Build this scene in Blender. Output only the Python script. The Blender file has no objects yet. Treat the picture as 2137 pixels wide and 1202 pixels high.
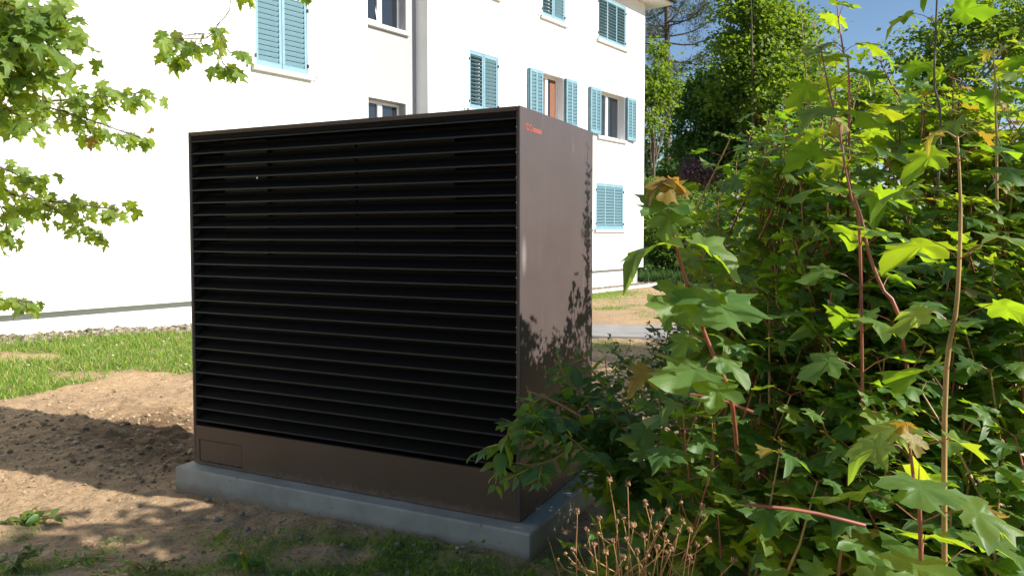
import bpy, math, random
import numpy as np
from mathutils import Matrix, Vector

R = math.radians
rng = np.random.RandomState(7)
random.seed(7)
scene = bpy.context.scene
COL = scene.collection

# ------------------------------------------------------------------ camera, sky, sun, exposure
F = 1559.0; PW, PH = 2137.0, 1202.0
TH = R(2.5); CX, CY = 1068.5, 601.0; SH = 114 - F*math.tan(TH); CZ = 1.55
cam_d = bpy.data.cameras.new('camera'); cam = bpy.data.objects.new('camera', cam_d); COL.objects.link(cam)
cam_d.sensor_width = 36; cam_d.lens = F/PW*36
cam_d.shift_y = -SH/PW; cam_d.clip_start = 0.05; cam_d.clip_end = 2000
cam.location = (0, 0, CZ); cam.rotation_euler = (R(90)-TH, 0, 0)
scene.camera = cam

SUN_EL = R(31.5); SUN_AZ = math.atan2(0.94, -0.34)        # azimuth from +Y towards +X
S = Vector((math.sin(SUN_AZ)*math.cos(SUN_EL), math.cos(SUN_AZ)*math.cos(SUN_EL), math.sin(SUN_EL)))
world = bpy.data.worlds.new('World'); scene.world = world; world.use_nodes = True
wn = world.node_tree.nodes; wl = world.node_tree.links
sky = wn.new('ShaderNodeTexSky'); sky.sky_type = 'NISHITA'; sky.sun_disc = False
sky.sun_elevation = SUN_EL; sky.sun_rotation = SUN_AZ; sky.air_density = 1.0; sky.dust_density = 0.1; sky.ozone_density = 3.2
bg = wn['Background']; bg.inputs[1].default_value = 0.08
wl.new(sky.outputs[0], bg.inputs[0])
sun_d = bpy.data.lights.new('sun', 'SUN'); sun = bpy.data.objects.new('sun', sun_d); COL.objects.link(sun)
sun_d.energy = 5.0; sun_d.angle = R(0.53); sun_d.color = (1.0, 0.94, 0.85)
sun.rotation_euler = (-S).to_track_quat('-Z', 'Y').to_euler(); sun.location = (20, -8, 15)
scene.view_settings.view_transform = 'Standard'; scene.view_settings.look = 'None'
scene.view_settings.exposure = 0.85; scene.view_settings.gamma = 1.0; scene.view_settings.use_curve_mapping = False
scene.render.engine = 'CYCLES'
scene.cycles.max_bounces = 8; scene.cycles.transparent_max_bounces = 8; scene.cycles.transmission_bounces = 4
scene.cycles.use_denoising = True

# ------------------------------------------------------------------ measuring helpers (a point seen at px,py of the photo, Y metres away)
def at(px, py, Y):
    a = (px-CX)/F; b = (CY-SH-py)/F
    c, s = math.cos(TH), math.sin(TH)
    r = np.array([a, c+b*s, -s+b*c]); r = r*(Y/r[1])
    return r+np.array([0, 0, CZ])
def project(P):
    P = np.asarray(P, float)-np.array([0, 0, CZ]); c, s = math.cos(TH), math.sin(TH)
    d = P[:, 1]*c-P[:, 2]*s; u = P[:, 1]*s+P[:, 2]*c
    d = np.where(np.abs(d) < .05, .05, d)
    return CX+F*P[:, 0]/d, CY-SH-F*u/d, d

# ------------------------------------------------------------------ mesh helpers
def tag(o, label=None, cat=None, group=None, kind=None):
    if label: o['label'] = label
    if cat: o['category'] = cat
    if group: o['group'] = group
    if kind: o['kind'] = kind
    return o
def thing(name, loc, label, cat, group=None, rz=0):
    o = bpy.data.objects.new(name, None); COL.objects.link(o)
    o.location = loc; o.rotation_euler = (0, 0, rz); o.empty_display_size = .1
    return tag(o, label, cat, group)
def link_mesh(name, me, parent=None):
    o = bpy.data.objects.new(name, me); COL.objects.link(o)
    if parent is not None: o.parent = parent
    return o
class MB:
    def __init__(s): s.v = []; s.f = []; s.mi = []; s.n = 0; s.uv = []; s.hasuv = False
    def add(s, V, Fs, mi=0, uv=None):
        V = np.asarray(V, float).reshape(-1, 3)
        s.v.append(V)
        s.uv.append(np.zeros((len(V), 2)) if uv is None else np.asarray(uv))
        if uv is not None: s.hasuv = True
        for f in Fs: s.f.append(tuple(int(i)+s.n for i in f)); s.mi.append(mi)
        s.n += len(V)
    def box(s, x0, x1, y0, y1, z0, z1, mi=0, M=None):
        V = np.array([(x, y, z) for z in (z0, z1) for y in (y0, y1) for x in (x0, x1)], float)
        if M is not None: V = (np.asarray(M)[:3, :3] @ V.T).T+np.asarray(M)[:3, 3]
        s.add(V, [(0, 2, 3, 1), (4, 5, 7, 6), (0, 1, 5, 4), (2, 6, 7, 3), (0, 4, 6, 2), (1, 3, 7, 5)], mi)
    def bbox(s, x0, x1, y0, y1, z0, z1, b=.004, mi=0):
        """box with chamfered edges"""
        b = min(b, .45*(x1-x0), .45*(y1-y0), .45*(z1-z0))
        V = []; idx = {}
        for i, X in ((0, x0), (1, x1)):
            for j, Y in ((0, y0), (1, y1)):
                for k, Z in ((0, z0), (1, z1)):
                    sx, sy, sz = (1, -1)[i], (1, -1)[j], (1, -1)[k]
                    for a, p in enumerate(((X, Y+sy*b, Z+sz*b), (X+sx*b, Y, Z+sz*b), (X+sx*b, Y+sy*b, Z))):
                        idx[(i, j, k, a)] = len(V); V.append(p)
        g = lambda i, j, k, a: idx[(i, j, k, a)]
        Fs = []
        for i in (0, 1):
            q = [g(i, 0, 0, 0), g(i, 1, 0, 0), g(i, 1, 1, 0), g(i, 0, 1, 0)]; Fs.append(q if i else q[::-1])
            q = [g(0, i, 0, 1), g(0, i, 1, 1), g(1, i, 1, 1), g(1, i, 0, 1)]; Fs.append(q if i else q[::-1])
            q = [g(0, 0, i, 2), g(1, 0, i, 2), g(1, 1, i, 2), g(0, 1, i, 2)]; Fs.append(q if i else q[::-1])
        for j in (0, 1):
            for k in (0, 1):
                q = [g(0, j, k, 1), g(1, j, k, 1), g(1, j, k, 2), g(0, j, k, 2)]; Fs.append(q if j != k else q[::-1])
                q = [g(j, 0, k, 0), g(j, 1, k, 0), g(j, 1, k, 2), g(j, 0, k, 2)]; Fs.append(q if j == k else q[::-1])
                q = [g(j, k, 0, 0), g(j, k, 1, 0), g(j, k, 1, 1), g(j, k, 0, 1)]; Fs.append(q if j != k else q[::-1])
        for i in (0, 1):
            for j in (0, 1):
                for k in (0, 1):
                    q = [g(i, j, k, 0), g(i, j, k, 1), g(i, j, k, 2)]; Fs.append(q if (i+j+k) % 2 else q[::-1])
        s.add(V, Fs, mi)
    def tube(s, pts, rad, n=6, mi=0, cap=True):
        pts = np.asarray(pts, float); m = len(pts)
        rad = np.broadcast_to(np.asarray(rad, float), (m,))
        t = np.gradient(pts, axis=0); t /= np.linalg.norm(t, axis=1)[:, None]+1e-9
        ref = np.array([0, 0, 1.]) if abs(t[0][2]) < .9 else np.array([1., 0, 0])
        V = []
        for i in range(m):
            a = np.cross(t[i], ref); a /= np.linalg.norm(a)+1e-9
            b = np.cross(t[i], a); ref = -np.cross(t[i], a) if False else ref
            for k in range(n):
                w = 2*math.pi*k/n
                V.append(pts[i]+rad[i]*(math.cos(w)*a+math.sin(w)*b))
        Fs = []
        for i in range(m-1):
            for k in range(n):
                k2 = (k+1) % n
                Fs.append((i*n+k, i*n+k2, (i+1)*n+k2, (i+1)*n+k))
        if cap: Fs.append(tuple(range(n))[::-1]); Fs.append(tuple((m-1)*n+k for k in range(n)))
        s.add(V, Fs, mi)
    def build(s, name, mats, parent=None, smooth=False, off=None):
        V = np.concatenate(s.v) if s.v else np.zeros((0, 3))
        if off is not None: V = V-np.asarray(off)
        me = make_mesh(name, V, s.f, s.mi, np.concatenate(s.uv) if s.hasuv else None, smooth)
        for m in (mats if isinstance(mats, (list, tuple)) else [mats]): me.materials.append(m)
        return link_mesh(name, me, parent)
def make_mesh(name, V, faces, mi=None, uv=None, smooth=False):
    me = bpy.data.meshes.new(name)
    if isinstance(faces, np.ndarray):
        k = faces.shape[1]; tot = np.full(len(faces), k, np.int32); loops = faces.ravel().astype(np.int32)
    else:
        tot = np.array([len(f) for f in faces], np.int32); loops = np.array([i for f in faces for i in f], np.int32)
    me.vertices.add(len(V)); me.vertices.foreach_set('co', np.asarray(V, np.float32).ravel())
    me.loops.add(len(loops)); me.loops.foreach_set('vertex_index', loops)
    me.polygons.add(len(tot)); st = np.concatenate(([0], np.cumsum(tot)[:-1])).astype(np.int32)
    me.polygons.foreach_set('loop_start', st)
    if mi is not None: me.polygons.foreach_set('material_index', np.asarray(mi, np.int32))
    me.polygons.foreach_set('use_smooth', np.full(len(tot), bool(smooth)))
    if uv is not None:
        l = me.uv_layers.new(name='UVMap'); l.data.foreach_set('uv', np.asarray(uv, np.float32)[loops].ravel())
    me.update(calc_edges=True); me.validate()
    return me

# ------------------------------------------------------------------ numpy noise
def _h(ix, iy, seed):
    n = (ix*374761393+iy*668265263+seed*974634777) & 0x7fffffff
    n = ((n ^ (n >> 13))*1274126177) & 0x7fffffff
    return ((n ^ (n >> 16)) & 0xffff)/65535.0
def vnoise(x, y, seed=0):
    ix = np.floor(x).astype(np.int64); iy = np.floor(y).astype(np.int64)
    fx = x-ix; fy = y-iy; fx = fx*fx*(3-2*fx); fy = fy*fy*(3-2*fy)
    a = _h(ix, iy, seed); b = _h(ix+1, iy, seed); c = _h(ix, iy+1, seed); d = _h(ix+1, iy+1, seed)
    return (a*(1-fx)+b*fx)*(1-fy)+(c*(1-fx)+d*fx)*fy
def fbm(x, y, o=4, seed=0):
    t = 0; a = .5
    for i in range(o):
        t = t+a*vnoise(x*2**i+13.7*i, y*2**i-7.1*i, seed+i); a *= .5
    return t
def smooth(a, b, x): t = np.clip((x-a)/(b-a), 0, 1); return t*t*(3-2*t)

# ------------------------------------------------------------------ materials
def newmat(name):
    m = bpy.data.materials.new(name); m.use_nodes = True
    nt = m.node_tree; p = nt.nodes['Principled BSDF']
    return m, nt, p
def N(nt, typ, **kw):
    n = nt.nodes.new(typ)
    for k, v in kw.items(): setattr(n, k, v)
    return n
def ramp(nt, stops, fac=None):
    r = N(nt, 'ShaderNodeValToRGB'); e = r.color_ramp.elements
    while len(e) < len(stops): e.new(.5)
    for i, (p, c) in enumerate(stops): e[i].position = p; e[i].color = (*c, 1)
    if fac is not None: nt.links.new(fac, r.inputs[0])
    return r
def noise(nt, scale, detail=4, rough=.6, coord='Object', w=None):
    tc = N(nt, 'ShaderNodeTexCoord'); n = N(nt, 'ShaderNodeTexNoise')
    n.inputs['Scale'].default_value = scale; n.inputs['Detail'].default_value = detail; n.inputs['Roughness'].default_value = rough
    nt.links.new(tc.outputs[coord], n.inputs['Vector'])
    return n
def bump(nt, p, h, strength=.3, dist=.01):
    b = N(nt, 'ShaderNodeBump'); b.inputs['Strength'].default_value = strength; b.inputs['Distance'].default_value = dist
    nt.links.new(h, b.inputs['Height']); nt.links.new(b.outputs[0], p.inputs['Normal'])
def simple(name, col, rough=.6, metal=0, spec=.5, var=.12, scale=6, bmp=0, bscale=200, bdist=.003):
    m, nt, p = newmat(name)
    n = noise(nt, scale)
    c0 = tuple(max(0, x*(1-var)) for x in col); c1 = tuple(min(1, x*(1+var)) for x in col)
    r = ramp(nt, [(.3, c0), (.7, c1)], n.outputs['Fac'])
    nt.links.new(r.outputs[0], p.inputs['Base Color'])
    p.inputs['Roughness'].default_value = rough; p.inputs['Metallic'].default_value = metal; p.inputs['Specular IOR Level'].default_value = spec
    if bmp:
        b = noise(nt, bscale, 5); bump(nt, p, b.outputs['Fac'], bmp, bdist)
    return m

def stucco(name, col):
    m, nt, p = newmat(name)
    n = noise(nt, .8, 5); n2 = noise(nt, 90, 4, .7)
    r = ramp(nt, [(.25, tuple(x*.955 for x in col)), (.65, col)], n.outputs['Fac'])
    nt.links.new(r.outputs[0], p.inputs['Base Color']); p.inputs['Roughness'].default_value = .9
    p.inputs['Specular IOR Level'].default_value = .2
    bump(nt, p, n2.outputs['Fac'], .6, .006)
    return m
M_wall = stucco('white_stucco', (.80, .795, .78))
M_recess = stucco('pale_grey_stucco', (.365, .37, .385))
M_base = stucco('plinth_render', (.74, .745, .75))
M_trim = simple('white_trim', (.72, .72, .75), .6, var=.03)
M_sill = simple('pale_sill_stone', (.62, .60, .57), .7, var=.08, scale=30)
M_frame = simple('white_window_frame', (.8, .8, .8), .35, var=.02)
M_shutter = simple('turquoise_paint', (.165, .30, .36), .5, var=.10, scale=5, bmp=.1, bscale=60)
M_iron = simple('dark_iron', (.06, .055, .05), .5, .6)
M_roof = simple('roof_tile', (.20, .08, .05), .8)
M_dark = simple('dark_void', (.01, .01, .01), .9, var=0)
M_curtain = simple('brown_curtain', (.20, .09, .05), .9, var=.3, scale=25)
m, nt, p = newmat('window_glass'); M_glass = m
p.inputs['Base Color'].default_value = (.018, .022, .028, 1); p.inputs['Roughness'].default_value = .04; p.inputs['Specular IOR Level'].default_value = .8
nn = noise(nt, 1.4, 2); bump(nt, p, nn.outputs['Fac'], .05, .01)

def coated(name, col, rough, smear=False, dust=True):
    m, nt, p = newmat(name)
    n = noise(nt, 2.2, 5, .65); n2 = noise(nt, 420, 2)
    r = ramp(nt, [(.3, tuple(x*.90 for x in col)), (.72, tuple(x*1.10 for x in col))], n.outputs['Fac'])
    out = r.outputs[0]
    if smear:                                              # dusty scuffs wiped on the sheet
        tc = N(nt, 'ShaderNodeTexCoord'); mp = N(nt, 'ShaderNodeMapping'); mp.inputs['Scale'].default_value = (1, 9, 1.6); mp.inputs['Rotation'].default_value = (R(14), 0, 0)
        n3 = N(nt, 'ShaderNodeTexNoise'); n3.inputs['Scale'].default_value = 2.3; n3.inputs['Detail'].default_value = 6
        nt.links.new(tc.outputs['Object'], mp.inputs[0]); nt.links.new(mp.outputs[0], n3.inputs['Vector'])
        rr = ramp(nt, [(.62, (0, 0, 0)), (.85, (.22, .22, .22))], n3.outputs['Fac'])
        mx = N(nt, 'ShaderNodeMixRGB'); mx.inputs[2].default_value = (.34, .31, .29, 1)
        nt.links.new(rr.outputs[0], mx.inputs[0]); nt.links.new(out, mx.inputs[1]); out = mx.outputs[0]
        # one pale thumb-sized smudge near the front edge
        vd = N(nt, 'ShaderNodeVectorMath', operation='MULTIPLY_ADD'); vd.inputs[1].default_value = (0, 28, 9); vd.inputs[2].default_value = (0, -28*.045, -9*1.29)
        ln = N(nt, 'ShaderNodeVectorMath', operation='LENGTH')
        nt.links.new(tc.outputs['Object'], vd.inputs[0]); nt.links.new(vd.outputs[0], ln.inputs[0])
        r4 = ramp(nt, [(.2, (.3, .3, .3)), (1, (0, 0, 0))], ln.outputs['Value'])
        mx2 = N(nt, 'ShaderNodeMixRGB'); mx2.inputs[2].default_value = (.45, .42, .40, 1)
        nt.links.new(r4.outputs[0], mx2.inputs[0]); nt.links.new(out, mx2.inputs[1]); out = mx2.outputs[0]
    tcz = N(nt, 'ShaderNodeTexCoord'); sx = N(nt, 'ShaderNodeSeparateXYZ'); nt.links.new(tcz.outputs['Object'], sx.inputs[0])
    nd = noise(nt, 26, 5, .7); zz = N(nt, 'ShaderNodeMath', operation='MULTIPLY_ADD'); zz.inputs[1].default_value = -6.0; zz.inputs[2].default_value = .35
    nt.links.new(sx.outputs['Z'], zz.inputs[0]); za = N(nt, 'ShaderNodeMath', operation='ADD'); nt.links.new(zz.outputs[0], za.inputs[0]); nt.links.new(nd.outputs['Fac'], za.inputs[1])
    rd = ramp(nt, [(.58, (0, 0, 0)), (.95, (.55,)*3 if dust else (0, 0, 0))], za.outputs[0]); md = N(nt, 'ShaderNodeMixRGB'); md.inputs[2].default_value = (.24, .18, .125, 1)
    nt.links.new(rd.outputs[0], md.inputs[0]); nt.links.new(out, md.inputs[1]); out = md.outputs[0]
    nt.links.new(out, p.inputs['Base Color'])
    rm = N(nt, 'ShaderNodeMapRange'); rm.inputs[3].default_value = rough-.06; rm.inputs[4].default_value = rough+.1
    nt.links.new(n.outputs['Fac'], rm.inputs[0]); nt.links.new(rm.outputs[0], p.inputs['Roughness'])
    p.inputs['Specular IOR Level'].default_value = .4
    bump(nt, p, n2.outputs['Fac'], .08, .0008)
    return m
M_brown = coated('brown_coated_sheet', (.088, .056, .036), .42)
M_side = coated('brown_side_sheet', (.084, .064, .062), .42, True)
M_black = coated('black_slat_paint', (.0036, .0033, .0028), .7, dust=False)
M_black.node_tree.nodes['Principled BSDF'].inputs['Specular IOR Level'].default_value = .16
M_lip = coated('slat_edge_highlight', (.0138, .0130, .0110), .5, dust=False)  # light caught by the slat edges, painted in as a lighter colour
M_inner = coated('dark_inner_sheet', (.020, .020, .017), .6, dust=False)
M_red = simple('red_print', (.40, .085, .065), .6, var=.05)
M_screw = simple('steel_screw', (.5, .48, .45), .35, .8)

m, nt, p = newmat('cast_concrete'); M_conc = m
n = noise(nt, 3.5, 6, .6); n2 = noise(nt, 38, 5, .7)
r = ramp(nt, [(.25, (.20, .195, .165)), (.5, (.31, .305, .265)), (.8, (.40, .39, .34))], n.outputs['Fac'])
vo = N(nt, 'ShaderNodeTexVoronoi'); vo.inputs['Scale'].default_value = 13; tc = N(nt, 'ShaderNodeTexCoord'); nt.links.new(tc.outputs['Object'], vo.inputs['Vector'])
rv = ramp(nt, [(.045, (.3, .3, .29)), (.10, (1, 1, 1))], vo.outputs['Distance'])
mx = N(nt, 'ShaderNodeMixRGB', blend_type='MULTIPLY'); mx.inputs[0].default_value = .9
nt.links.new(r.outputs[0], mx.inputs[1]); nt.links.new(rv.outputs[0], mx.inputs[2])
sx = N(nt, 'ShaderNodeSeparateXYZ'); nt.links.new(tc.outputs['Object'], sx.inputs[0]); nd = noise(nt, 9, 6, .7)
zz = N(nt, 'ShaderNodeMath', operation='MULTIPLY_ADD'); zz.inputs[1].default_value = -9.0; zz.inputs[2].default_value = -.75; nt.links.new(sx.outputs['Z'], zz.inputs[0])
za = N(nt, 'ShaderNodeMath', operation='ADD'); nt.links.new(zz.outputs[0], za.inputs[0]); nt.links.new(nd.outputs['Fac'], za.inputs[1])
rd = ramp(nt, [(.45, (0, 0, 0)), (.85, (.8, .8, .8))], za.outputs[0]); md = N(nt, 'ShaderNodeMixRGB'); md.inputs[2].default_value = (.24, .17, .11, 1)
nt.links.new(rd.outputs[0], md.inputs[0]); nt.links.new(mx.outputs[0], md.inputs[1]); nt.links.new(md.outputs[0], p.inputs['Base Color'])
p.inputs['Roughness'].default_value = .85; bump(nt, p, n2.outputs['Fac'], .5, .006)

m, nt, p = newmat('soil_and_turf'); M_ground = m
g = N(nt, 'ShaderNodeAttribute', attribute_name='grass'); d = N(nt, 'ShaderNodeAttribute', attribute_name='band_shade')
a1 = noise(nt, 1.1, 5, .6); a2 = noise(nt, 16, 6, .72); a3 = noise(nt, 60, 3, .6)
s1 = ramp(nt, [(.28, (.30, .20, .115)), (.5, (.43, .30, .18)), (.74, (.54, .40, .26))], a2.outputs['Fac'])
s2 = ramp(nt, [(.3, (.78, .78, .8)), (.7, (1.1, 1.08, 1.02))], a1.outputs['Fac'])
mm = N(nt, 'ShaderNodeMixRGB', blend_type='MULTIPLY'); mm.inputs[0].default_value = 1
nt.links.new(s1.outputs[0], mm.inputs[1]); nt.links.new(s2.outputs[0], mm.inputs[2])
s3 = ramp(nt, [(.36, (.45, .42, .4)), (.47, (1, 1, 1))], a3.outputs['Fac'])
m3 = N(nt, 'ShaderNodeMixRGB', blend_type='MULTIPLY'); m3.inputs[0].default_value = .6
nt.links.new(mm.outputs[0], m3.inputs[1]); nt.links.new(s3.outputs[0], m3.inputs[2])
dk = N(nt, 'ShaderNodeMixRGB', blend_type='MULTIPLY'); dk.inputs[2].default_value = (.42, .39, .37, 1)  # multiply that paints the cabinet's shadow darker on the soil
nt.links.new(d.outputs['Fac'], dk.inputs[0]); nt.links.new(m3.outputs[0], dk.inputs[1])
gr = ramp(nt, [(.3, (.06, .11, .018)), (.55, (.15, .20, .04)), (.75, (.27, .27, .075))], a2.outputs['Fac'])
ga = N(nt, 'ShaderNodeMath', operation='MULTIPLY_ADD'); ga.inputs[1].default_value = 1.2; ga.inputs[2].default_value = -.6
gb = N(nt, 'ShaderNodeMath', operation='ADD', use_clamp=True)
nt.links.new(a2.outputs['Fac'], ga.inputs[0]); nt.links.new(ga.outputs[0], gb.inputs[0]); nt.links.new(g.outputs['Fac'], gb.inputs[1])
gc = N(nt, 'ShaderNodeMath', operation='MULTIPLY', use_clamp=True); nt.links.new(gb.outputs[0], gc.inputs[0]); nt.links.new(g.outputs['Fac'], gc.inputs[1])
mg = N(nt, 'ShaderNodeMixRGB'); nt.links.new(gc.outputs[0], mg.inputs[0]); nt.links.new(dk.outputs[0], mg.inputs[1]); nt.links.new(gr.outputs[0], mg.inputs[2])
nt.links.new(mg.outputs[0], p.inputs['Base Color']); p.inputs['Roughness'].default_value = .95; p.inputs['Specular IOR Level'].default_value = .15
bump(nt, p, a2.outputs['Fac'], .9, .03)
M_path = simple('grey_asphalt', (.27, .26, .25), .9, var=.15, scale=3, bmp=.5, bscale=120, bdist=.01)
M_kerb = simple('pale_edging_concrete', (.55, .53, .49), .85, var=.1, bmp=.3, bscale=60)
M_pebble = None
m, nt, p = newmat('pebble_stone'); M_pebble = m
ge = N(nt, 'ShaderNodeNewGeometry'); r = ramp(nt, [(0, (.10, .075, .06)), (.5, (.22, .165, .125)), (1, (.40, .34, .28))], ge.outputs['Random Per Island'])
nt.links.new(r.outputs[0], p.inputs['Base Color']); p.inputs['Roughness'].default_value = .85
m, nt, p = newmat('soil_clod'); M_clod = m
ge = N(nt, 'ShaderNodeNewGeometry'); r = ramp(nt, [(0, (.16, .105, .06)), (.6, (.33, .23, .135)), (1, (.46, .34, .21))], ge.outputs['Random Per Island'])
nt.links.new(r.outputs[0], p.inputs['Base Color']); p.inputs['Roughness'].default_value = .95
m, nt, p = newmat('straw_litter'); M_straw = m
ge = N(nt, 'ShaderNodeNewGeometry'); r = ramp(nt, [(0, (.05, .035, .02)), (.45, (.14, .09, .05)), (.7, (.36, .27, .15)), (1, (.5, .4, .24))], ge.outputs['Random Per Island'])
nt.links.new(r.outputs[0], p.inputs['Base Color']); p.inputs['Roughness'].default_value = .8

def leafmat(name, stops, trans, tmix=.42, rough=.42, veins=None, back=None, gloss=.45):
    """thin leaf: glossy upper side, paler under side, light shining through"""
    m, nt, p = newmat(name)
    oi = N(nt, 'ShaderNodeObjectInfo'); ge = N(nt, 'ShaderNodeNewGeometry')
    ad = N(nt, 'ShaderNodeMath', operation='ADD'); fr = N(nt, 'ShaderNodeMath', operation='FRACT')
    nt.links.new(oi.outputs['Random'], ad.inputs[0]); nt.links.new(ge.outputs['Random Per Island'], ad.inputs[1]); nt.links.new(ad.outputs[0], fr.inputs[0])
    r = ramp(nt, stops, fr.outputs[0]); col = r.outputs[0]
    tr = ramp(nt, [(0, trans[0]), (1, trans[1])], fr.outputs[0]); tcol = tr.outputs[0]
    if veins:
        uv = N(nt, 'ShaderNodeUVMap'); acc = None
        for a in veins:
            dt = N(nt, 'ShaderNodeVectorMath', operation='DOT_PRODUCT'); dt.inputs[1].default_value = (math.cos(a), -math.sin(a), 0)
            ab = N(nt, 'ShaderNodeMath', operation='ABSOLUTE')
            al = N(nt, 'ShaderNodeVectorMath', operation='DOT_PRODUCT'); al.inputs[1].default_value = (math.sin(a), math.cos(a), 0)
            ng = N(nt, 'ShaderNodeMath', operation='LESS_THAN'); ng.inputs[1].default_value = 0
            sm = N(nt, 'ShaderNodeMath', operation='ADD')
            nt.links.new(uv.outputs[0], dt.inputs[0]); nt.links.new(uv.outputs[0], al.inputs[0])
            nt.links.new(dt.outputs['Value'], ab.inputs[0]); nt.links.new(al.outputs['Value'], ng.inputs[0])
            nt.links.new(ab.outputs[0], sm.inputs[0]); nt.links.new(ng.outputs[0], sm.inputs[1])
            if acc is None: acc = sm.outputs[0]
            else:
                mn = N(nt, 'ShaderNodeMath', operation='MINIMUM'); nt.links.new(acc, mn.inputs[0]); nt.links.new(sm.outputs[0], mn.inputs[1]); acc = mn.outputs[0]
        vr = ramp(nt, [(.006, (1, 1, 1)), (.02, (0, 0, 0))], acc)
        mv = N(nt, 'ShaderNodeMixRGB'); mv.inputs[2].default_value = (.20, .27, .09, 1)
        sc = N(nt, 'ShaderNodeMath', operation='MULTIPLY'); sc.inputs[1].default_value = .55; nt.links.new(vr.outputs[0], sc.inputs[0])
        nt.links.new(sc.outputs[0], mv.inputs[0]); nt.links.new(col, mv.inputs[1]); col = mv.outputs[0]
    if veins:
        uvb = N(nt, 'ShaderNodeUVMap'); nb = N(nt, 'ShaderNodeTexNoise', noise_dimensions='4D'); nb.inputs['Scale'].default_value = 5.5; nb.inputs['Detail'].default_value = 4
        w_ = N(nt, 'ShaderNodeMath', operation='MULTIPLY'); w_.inputs[1].default_value = 40; nt.links.new(fr.outputs[0], w_.inputs[0]); nt.links.new(w_.outputs[0], nb.inputs['W']); nt.links.new(uvb.outputs[0], nb.inputs['Vector'])
        rb = ramp(nt, [(.66, (0, 0, 0)), (.72, (.75, .75, .75))], nb.outputs['Fac']); mbl = N(nt, 'ShaderNodeMixRGB'); mbl.inputs[2].default_value = (.13, .085, .03, 1)
        rs = ramp(nt, [(.35, (.82, .82, .82)), (.65, (1.12, 1.12, 1.12))], nb.outputs['Fac']); ms = N(nt, 'ShaderNodeMixRGB', blend_type='MULTIPLY'); ms.inputs[0].default_value = 1
        nt.links.new(col, ms.inputs[1]); nt.links.new(rs.outputs[0], ms.inputs[2]); nt.links.new(rb.outputs[0], mbl.inputs[0]); nt.links.new(ms.outputs[0], mbl.inputs[1]); col = mbl.outputs[0]
    if back:
        mb = N(nt, 'ShaderNodeMixRGB'); mb.inputs[2].default_value = (*back, 1); sc = N(nt, 'ShaderNodeMath', operation='MULTIPLY'); sc.inputs[1].default_value = .6
        nt.links.new(ge.outputs['Backfacing'], sc.inputs[0]); nt.links.new(sc.outputs[0], mb.inputs[0]); nt.links.new(col, mb.inputs[1]); col = mb.outputs[0]
    nt.links.new(col, p.inputs['Base Color']); p.inputs['Roughness'].default_value = rough; p.inputs['Specular IOR Level'].default_value = gloss
    n = noise(nt, 45, 3); bump(nt, p, n.outputs['Fac'], .25, .004)
    t = N(nt, 'ShaderNodeBsdfTranslucent'); nt.links.new(tcol, t.inputs[0])
    mix = N(nt, 'ShaderNodeMixShader'); mix.inputs[0].default_value = tmix
    nt.links.new(p.outputs[0], mix.inputs[1]); nt.links.new(t.outputs[0], mix.inputs[2])
    nt.links.new(mix.outputs[0], nt.nodes['Material Output'].inputs[0])
    return m
VEIN = [0, R(48), R(-48), R(97), R(-97)]
M_maple = leafmat('maple_leaf_green', [(0, (.036, .115, .024)), (.5, (.06, .16, .028)), (1, (.10, .20, .032))], [(.26, .50, .014), (.56, .72, .02)], .5, .42, VEIN, (.10, .19, .06), .6)
M_young = leafmat('maple_leaf_young', [(0, (.22, .13, .03)), (.3, (.25, .20, .03)), (1, (.20, .24, .035))], [(.50, .25, .03), (.60, .52, .03)], .45, .38, VEIN, (.24, .17, .05))
M_maple2 = leafmat('maple_leaf_fresh', [(0, (.065, .145, .022)), (.6, (.10, .19, .028)), (1, (.15, .22, .03))], [(.34, .52, .02), (.58, .66, .02)], .48, .45, VEIN, (.12, .2, .05))
M_fresh = leafmat('maple_leaf_spring', [(0, (.09, .17, .02)), (.6, (.13, .215, .028)), (1, (.18, .25, .035))], [(.40, .58, .02), (.62, .72, .03)], .5, .45, VEIN, (.15, .24, .06))
M_ovate = leafmat('small_leaf_green', [(0, (.04, .115, .025)), (1, (.08, .18, .038))], [(.18, .40, .02), (.36, .54, .03)], .42, .38, [0], (.10, .19, .07))
M_ovate2 = leafmat('small_leaf_yellowish', [(0, (.10, .16, .02)), (1, (.20, .24, .04))], [(.26, .36, .02), (.42, .46, .04)], .42, .45, None, (.18, .24, .06))
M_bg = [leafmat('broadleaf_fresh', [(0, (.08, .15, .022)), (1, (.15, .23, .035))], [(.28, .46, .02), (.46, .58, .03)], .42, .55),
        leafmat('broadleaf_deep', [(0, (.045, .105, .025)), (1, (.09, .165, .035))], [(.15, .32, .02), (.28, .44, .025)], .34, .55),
        leafmat('shrub_mid_green', [(0, (.06, .13, .025)), (1, (.13, .22, .04))], [(.20, .38, .03), (.36, .52, .04)], .4, .5),
        leafmat('purple_leaf', [(0, (.12, .06, .07)), (1, (.22, .13, .14))], [(.26, .12, .13), (.32, .18, .18)], .3, .5),
        leafmat('pine_needle', [(0, (.05, .075, .042)), (1, (.12, .125, .065))], [(.08, .13, .04), (.16, .18, .05)], .2, .6)]
M_grass = leafmat('grass_blade', [(0, (.09, .19, .025)), (.6, (.17, .28, .04)), (.9, (.32, .34, .07)), (1, (.48, .42, .17))], [(.22, .42, .02), (.42, .54, .05)], .35, .5)
M_bark = simple('bark', (.13, .10, .075), .9, var=.35, scale=14, bmp=.6, bscale=40, bdist=.02)
M_redstem = simple('red_sapling_bark', (.27, .085, .05), .45, var=.35, scale=9)
M_tanstem = simple('tan_sapling_bark', (.33, .21, .075), .5, var=.3, scale=9)
M_dry = simple('dry_stalk', (.40, .235, .10), .8, var=.35, scale=20)
M_dryhead = simple('dry_seed_head', (.27, .15, .075), .9, var=.4, scale=90)
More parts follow.
